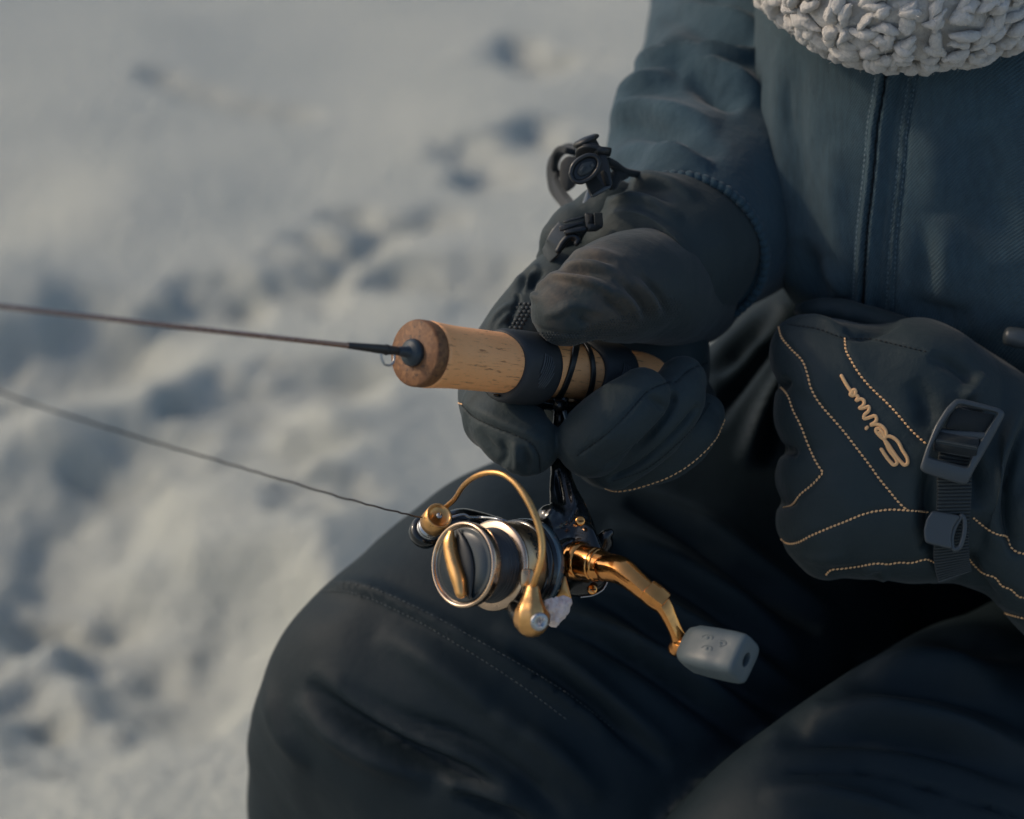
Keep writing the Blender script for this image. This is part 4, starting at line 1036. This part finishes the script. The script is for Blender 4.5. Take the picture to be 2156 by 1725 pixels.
# drag knob with its raised bar
obj('drag_knob', L([(-.2, .01), (-.2, 9.0), (.1, 11.2), (.6, 12.6), (.9, 13.4), (.7, 14.2), (1.0, 15.0), (1.5, 15.3)]), mat('smoky_black_plastic', (.010, .019, .026), .25, spec=.4, coat=.15), reel)
def fl(x, y, t):   # point of the knob face from local axes (px-like crop coords) at axial height t mm
    q = P(*c2(x, y), 1.0); d = q/np.linalg.norm(q); O = FR+B2*(t/1000); k = (O@B2)/(d@B2); return d*k
bar = [fl(x, y, -3.2) for x, y in ((530, 690), (520, 760), (530, 860), (560, 980), (600, 1110), (620, 1230))]
rr_ = [.0012, .0024, .0027, .0029, .0029, .0022]
obj('knob_bar', tube([tuple(p)+(r,) for p, r in zip(bar, rr_)], n=40, m=24, e=2.6, up=B2, sq=1.0), m_gold2, reel)
obj('knob_recess', join(tube([tuple(fl(x, y, -.6))+(r,) for x, y, r in ((590, 680, .001), (620, 800, .0035), (655, 950, .0045), (670, 1080, .0040), (690, 1260, .0012))], n=30, m=20, up=B2, sq=.35)), m_plast2, reel)
# lettering round the skirt
def lettering():
    cu = bpy.data.curves.new('t', 'FONT'); cu.body = 'COMPACT'; cu.size = 1; cu.extrude = 0; cu.shear = .3; cu.space_character = 1.1
    o = bpy.data.objects.new('t', cu); C.objects.link(o); dg = bpy.context.evaluated_depsgraph_get(); me = o.evaluated_get(dg).to_mesh()
    V = np.array([v.co[:] for v in me.vertices]); F = [tuple(p.vertices) for p in me.polygons]; o.evaluated_get(dg).to_mesh_clear(); bpy.data.objects.remove(o)
    up = unit(U_-(U_@B2)*B2); sd_ = np.cross(B2, up); sd_ = sd_ if sd_[0] > 0 else -sd_
    k = .0046; th = (V[:, 0]*k)/.0178+R(2.0); t = .0275-V[:, 1]*k
    W = FR+B2*t[:, None]+.01792*(np.cos(th)[:, None]*sd_+np.sin(th)[:, None]*up)
    obj('lettering', (W, F), m_plast2, spool, smooth=False, label='dark slanted letters reading COMPACT')
lettering()
# bail wire
bw = [(430, 512, .990), (470, 470, .986), (560, 390, .975), (640, 270, .962), (740, 190, .952), (860, 150, .945), (980, 160, .940), (1090, 230, .936), (1190, 350, .933), (1270, 500, .931), (1320, 640, .930), (1345, 760, .930), (1345, 900, .930), (1325, 1000, .931), (1290, 1100, .933), (1262, 1190, .936)]
obj('bail_wire', tube([tuple(P(*c2(x, y), w))+(.00105+.00035*(i > 7),) for i, (x, y, w) in enumerate(bw)], n=110, m=14), m_gold2, reel)
# line roller on the far arm
ra, rb3 = P(*c2(405, 560), .982), P(*c2(250, 745), .999); ax_ = unit(rb3-ra)
roller = obj('line_roller', lathe(ra, ax_, [(-.0014, .0), (-.0014, .0036), (-.0026, .0046), (-.0030, .0050), (-.0027, .0055), (.0050, .0056), (.0056, .0050), (.0056, 0)], 40), m_gold2, reel)
obj('roller_screw', lathe(ra, ax_, [(-.0030, .0), (-.0030, .0012), (-.0022, .0014)], 20), m_silver, roller)
obj('roller_bearing', lathe(ra, ax_, [(.0056, .0036), (.0078, .0034), (.0079, .0048), (.0090, .0050), (.0094, .0042), (.0098, .0050), (.0108, .0050), (.0112, .0036)], 40), m_silver, roller)
obj('arm_end', lathe(ra, ax_, [(.0108, .0045), (.0112, .0064), (.0130, .0070), (.0160, .0066), (.0178, .0050), (.0182, 0)], 40), m_gloss, roller)
obj('rotor_arm', merged([tpx([(*c2(330, 700), .996, .0045), (*c2(470, 620), 1.0, .0048), (*c2(620, 575), 1.004, .0050), (*c2(760, 620), 1.01, .0060), (*c2(900, 700), 1.012, .008)], n=30, m=20)], .0007, 3), m_gloss, reel)
obj('arm_edge', wire([P(*c2(x, y), w) for x, y, w in ((480, 580, .992), (560, 545, .993), (650, 528, .995), (700, 550, .996), (800, 552, .998), (950, 568, .99), (1080, 600, .99))], .0006), m_silver, reel)
# near arm: pear-shaped gold cover and its screw
pear = merged([tpx([(*c2(1262, 1205), .936, .0030), (*c2(1255, 1290), .935, .0042), (*c2(1250, 1400), .934, .0066), (*c2(1255, 1460), .935, .0074)], n=24, m=8, e=2.0)], .0007, 2)
obj('bail_arm_cover', pear, m_gold2, reel)
sc = P(*c2(1325, 1490), .9285)
obj('cover_screw', join(lathe(sc, unit([.35, -.15, -1]), [(-.0010, .0), (-.001, .0036), (.0004, .0036), (.0007, .003), (.0007, .0012), (.0, .001), (.0, 0)], 24)), m_silver, reel)
obj('rotor_arm', merged([tpx([(*c2(1130, 1300), .968, .0045), (*c2(1150, 1390), .960, .0050), (*c2(1220, 1450), .950, .0056)], n=14, m=20), tpx([(*c2(1230, 1180), .972, .007), (*c2(1330, 1200), .985, .007), (*c2(1420, 1150), .995, .008)], n=14, m=20)], .0007, 3), m_gloss, reel)
obj('bail_trigger', slab(rrect(M(c2, (1150, 1020), (1260, 1010), (1290, 1110), (1250, 1190), (1150, 1180)), .3), .952, .003), m_bronze, reel)
obj('gold_stripe', slab(rrect(M(c2, (1505, 1090), (1560, 1080), (1615, 1285), (1470, 1280)), .1), .980, .002, bev=.0003), m_gold2, reel)
# housing, leg and foot
hs = merged([
    pillow(M(c2, (1400, 700), (1500, 600), (1620, 560), (1780, 600), (1870, 760), (1920, 930), (1945, 1090), (1900, 1190), (1800, 1250), (1690, 1272), (1560, 1245), (1480, 1130), (1440, 950), (1400, 800)), c2(1680, 940), .998, .0085, .014, e=3.2, gx=-.0001, n=120),
    loft([(*c2(1480, -900), *c2(1560, -900), 1.020, .004, .004), (*c2(1460, -500), *c2(1590, -500), 1.018, .005, .005), (*c2(1420, 60), *c2(1590, 60), 1.012, .0055, .006), (*c2(1428, 260), *c2(1650, 260), 1.008, .006, .007), (*c2(1425, 430), *c2(1740, 430), 1.004, .007, .008), (*c2(1370, 580), *c2(1810, 590), 1.0, .008, .01), (*c2(1420, 760), *c2(1860, 760), 1.0, .009, .01)], n=50, m=40, e=2.6),
    tpx([(*c2(1420, 560), .996, .006), (*c2(1480, 700), .998, .009)], n=8, m=20),
], .0008, 3)
hs = sculpt(hs, [(M(c2, (1470, 120), (1500, 300), (1530, 440)), -.0026, 5.5, 4.5), (M(c2, (1560, 120), (1610, 320), (1650, 480)), .0016, 4, 5), (M(c2, (1440, 680), (1560, 620), (1640, 510), (1660, 400)), -.0016, 2.5, 2.5),
                 (M(c2, (1540, 1000), (1560, 840), (1640, 770), (1760, 770)), .0012, 3, 4), (M(c2, (1350, 600), (1430, 500), (1440, 300), (1425, 160)), .0012, 3, 4)])
hous = obj('reel_housing', hs, m_gloss, reel)
obj('housing_rim', wire([P(*c2(x, y), .987) for x, y in ((1935, 1130), (1900, 1195), (1810, 1250), (1700, 1268))], .00035), m_silver, reel)
obj('reel_foot', tube([tuple(P0+Bk*.050-U_*.0135)+(.0012,), tuple(P0+Bk*.065-U_*.0140)+(.0030,), tuple(P0+Bk*.088-U_*.0155)+(.0050,), tuple(P0+Bk*.11-U_*.0140)+(.0030,), tuple(P0+Bk*.122-U_*.0132)+(.0012,)], n=40, m=20, up=U_, sq=.5), m_gloss, reel)
for x, y in ((1690, 585), (1800, 1200)):
    c_ = P(*c2(x, y), .9865); d_ = unit([.3, .1, -1])
    s_ = obj('screw', lathe(c_, d_, [(-.001, 0), (-.001, .0021), (.0003, .0021), (.0008, .0017), (.0008, 0)], 20), m_gold, reel)
    obj('screw_slot', box(c_+d_*.0008, np.cross(d_, [0, 1, 0]), (0, 1, 0), d_, .0013, .0003, .0003, .0001), m_plast2, s_)
obj('reverse_lever', tpx([(*c2(1840, 860), 1.0, .0045), (*c2(1900, 780), .998, .0042), (*c2(1930, 710), .996, .0026), (*c2(1955, 690), .996, .0018)], n=20, m=16), m_gloss, reel)
obj('body_collar', lathe(P(*c2(1600, 930), .992), S_, [(-.004, .0090), (.0, .0092), (.0016, .0090), (.002, .0078)], 48), m_gloss, reel)
# crank
CO = P(*c2(1625, 930), .988)
crank = obj('crank', lathe(CO, S_, [(0, .0), (0, .0074), (.0008, .0080), (.0026, .0082), (.0048, .0078), (.0054, .0072), (.0066, .0072), (.0120, .0070), (.0124, .0066), (.0131, .0066), (.0135, .0070), (.0142, .0069), (.0146, .0065), (.0158, .0063), (.0200, .0056), (.0235, .0050), (.0250, .0040), (.0256, 0)], 18), m_gold, reel, flat_angle=35)
arm = tpx([(*c3(560, 640), .974, .0052), (*c3(680, 665), .968, .0050), (*c3(790, 745), .964, .0044), (*c3(950, 885), .960, .0038), (*c3(1060, 975), .958, .0033), (*c3(1130, 1100), .958, .0027), (*c3(1190, 1230), .959, .0026), (*c3(1235, 1330), .961, .0034)], n=60, m=16, e=3.2, up=(.2, .6, -.8))
obj('crank_arm', arm, m_gold, reel, flat_angle=30)
obj('arm_joint', tpx([(*c3(930, 850), .9600, .0043), (*c3(1000, 905), .9590, .0044), (*c3(1075, 965), .9585, .0040)], n=8, m=16, e=3.6, up=(.2, .6, -.8), ends=.15), m_gold, reel, flat_angle=30)
obj('knob_shaft', tpx([(*c3(1190, 1370), .963, .0034), (*c3(1240, 1345), .960, .0040), (*c3(1290, 1350), .957, .0036)], n=14, m=20), m_gold, reel)
# grip knob: chamfered block with dimples and an end hole
ka, kb_ = P(*c3(1262, 1352), .958), P(*c3(1815, 1470), .938)
kd = unit(kb_-ka); kn = unit(np.array([-.05, .45, -1])-kd*(np.array([-.05, .45, -1])@kd)); kv = np.cross(kn, kd); kv = kv if kv[1] > 0 else -kv
Lk_ = np.linalg.norm(kb_-ka); th = np.linspace(0, 2*np.pi, 48, endpoint=False); cc, ss = sup(th, 4.5); Vk = []
for s, a, b in ((0, .15, .2), (0.0, .50, .50), (.02, .62, .62), (.08, .80, .82), (.22, .95, .97), (.5, 1.0, 1.0), (.8, 1.0, 1.04), (.93, .98, 1.02), (.985, .92, .96), (1.0, .84, .88), (1.004, .5, .5), (1.004, .34, .30), (.96, .30, .27), (.80, .28, .25), (.80, .01, .01)):
    bow = .0
    if s > 1.003 or (s < 1 and a < .31 and s > .5): cc, ss = np.cos(th), np.sin(th)
    else: cc, ss = sup(th, 4.5)
    Vk.append(ka+kd*Lk_*s+kn*bow*0+(cc*.0092*a)[:, None]*kv+(ss*.0068*b)[:, None]*kn)
kn_mesh = rings(np.array(Vk))
knob = obj('crank_knob', kn_mesh, m_knob, reel, flat_angle=50)
S_k = Surf(kn_mesh); ms = []
for x, y, dx in ((1470, 1275, 1), (1590, 1325, -1), (1465, 1372, 1)):
    h, n = S_k.hit(*c3(x, y))
    if h is not None:
        r = [h+n*.0001+.0021*(math.cos(a)*np.array([1, 0, .1])+.55*math.sin(a)*np.array([0, 1, 0])) for a in np.linspace(dx*.6-1.2, dx*.6+2.2, 14)]
        A_ = np.array([S_k.hit(*proj(q[None])[0])[0] for q in r]); ms.append(tube(np.c_[A_, np.full(len(A_), .00024)], m=8, raw=True))
        ms.append(lathe(h-n*.0002, n, [(0, 0.0), (0, .0009), (.0003, .0007), (.0004, 0)], 14))
obj('knob_dimples', join(*ms), m_knob, knob, kind='stuff')
# frost stuck to the underside
fr = merged([pillow(M(c2, (1375, 1290), (1480, 1275), (1600, 1300), (1575, 1400), (1520, 1470), (1460, 1530), (1400, 1520), (1390, 1420)), c2(1480, 1390), .962, .0045, .006, e=2.5, n=80)], .0005, 1)
fr = rough(fr, .0011, .0022, 51, 3)
obj('frost_crust', fr, m_frost, reel, kind='stuff', label='crust of pinkish white frost under the reel')
dr = []
for _ in range(40):
    x, y = random.uniform(1270, 1390), random.uniform(1430, 1550)
    if (x-1325)**2/3200+(y-1490)**2/3600 < 1: dr.append(lathe(P(*c2(x, y), .9278), (0, 0, -1), [(-.0003, 0), (-.0002, .0004), (.0002, .0003), (.0004, 0)], 6))
obj('frost_grains', join(*dr), m_frost, reel, kind='stuff')

# ================================================================== LINE
lp = [(888, 1090, .980), (820, 1074, .955), (700, 1042, .915), (560, 1000, .875), (400, 953, .835), (200, 893, .790), (0, 825, .755), (-300, 705, .71), (-700, 520, .66)]
q = spline([tuple(P(*p)) for p in lp], 260)
q[:, 1] += .00022*noise3(np.c_[np.arange(260)/3.3, np.zeros(260), np.zeros(260)], 77)*np.linspace(1.2, .3, 260)
tag(obj('fishing_line', tube(np.c_[q, np.full(len(q), .00036)], m=8, raw=True), m_line), 'thin dark fishing line running from the gold line roller out past the rod', 'fishing line')
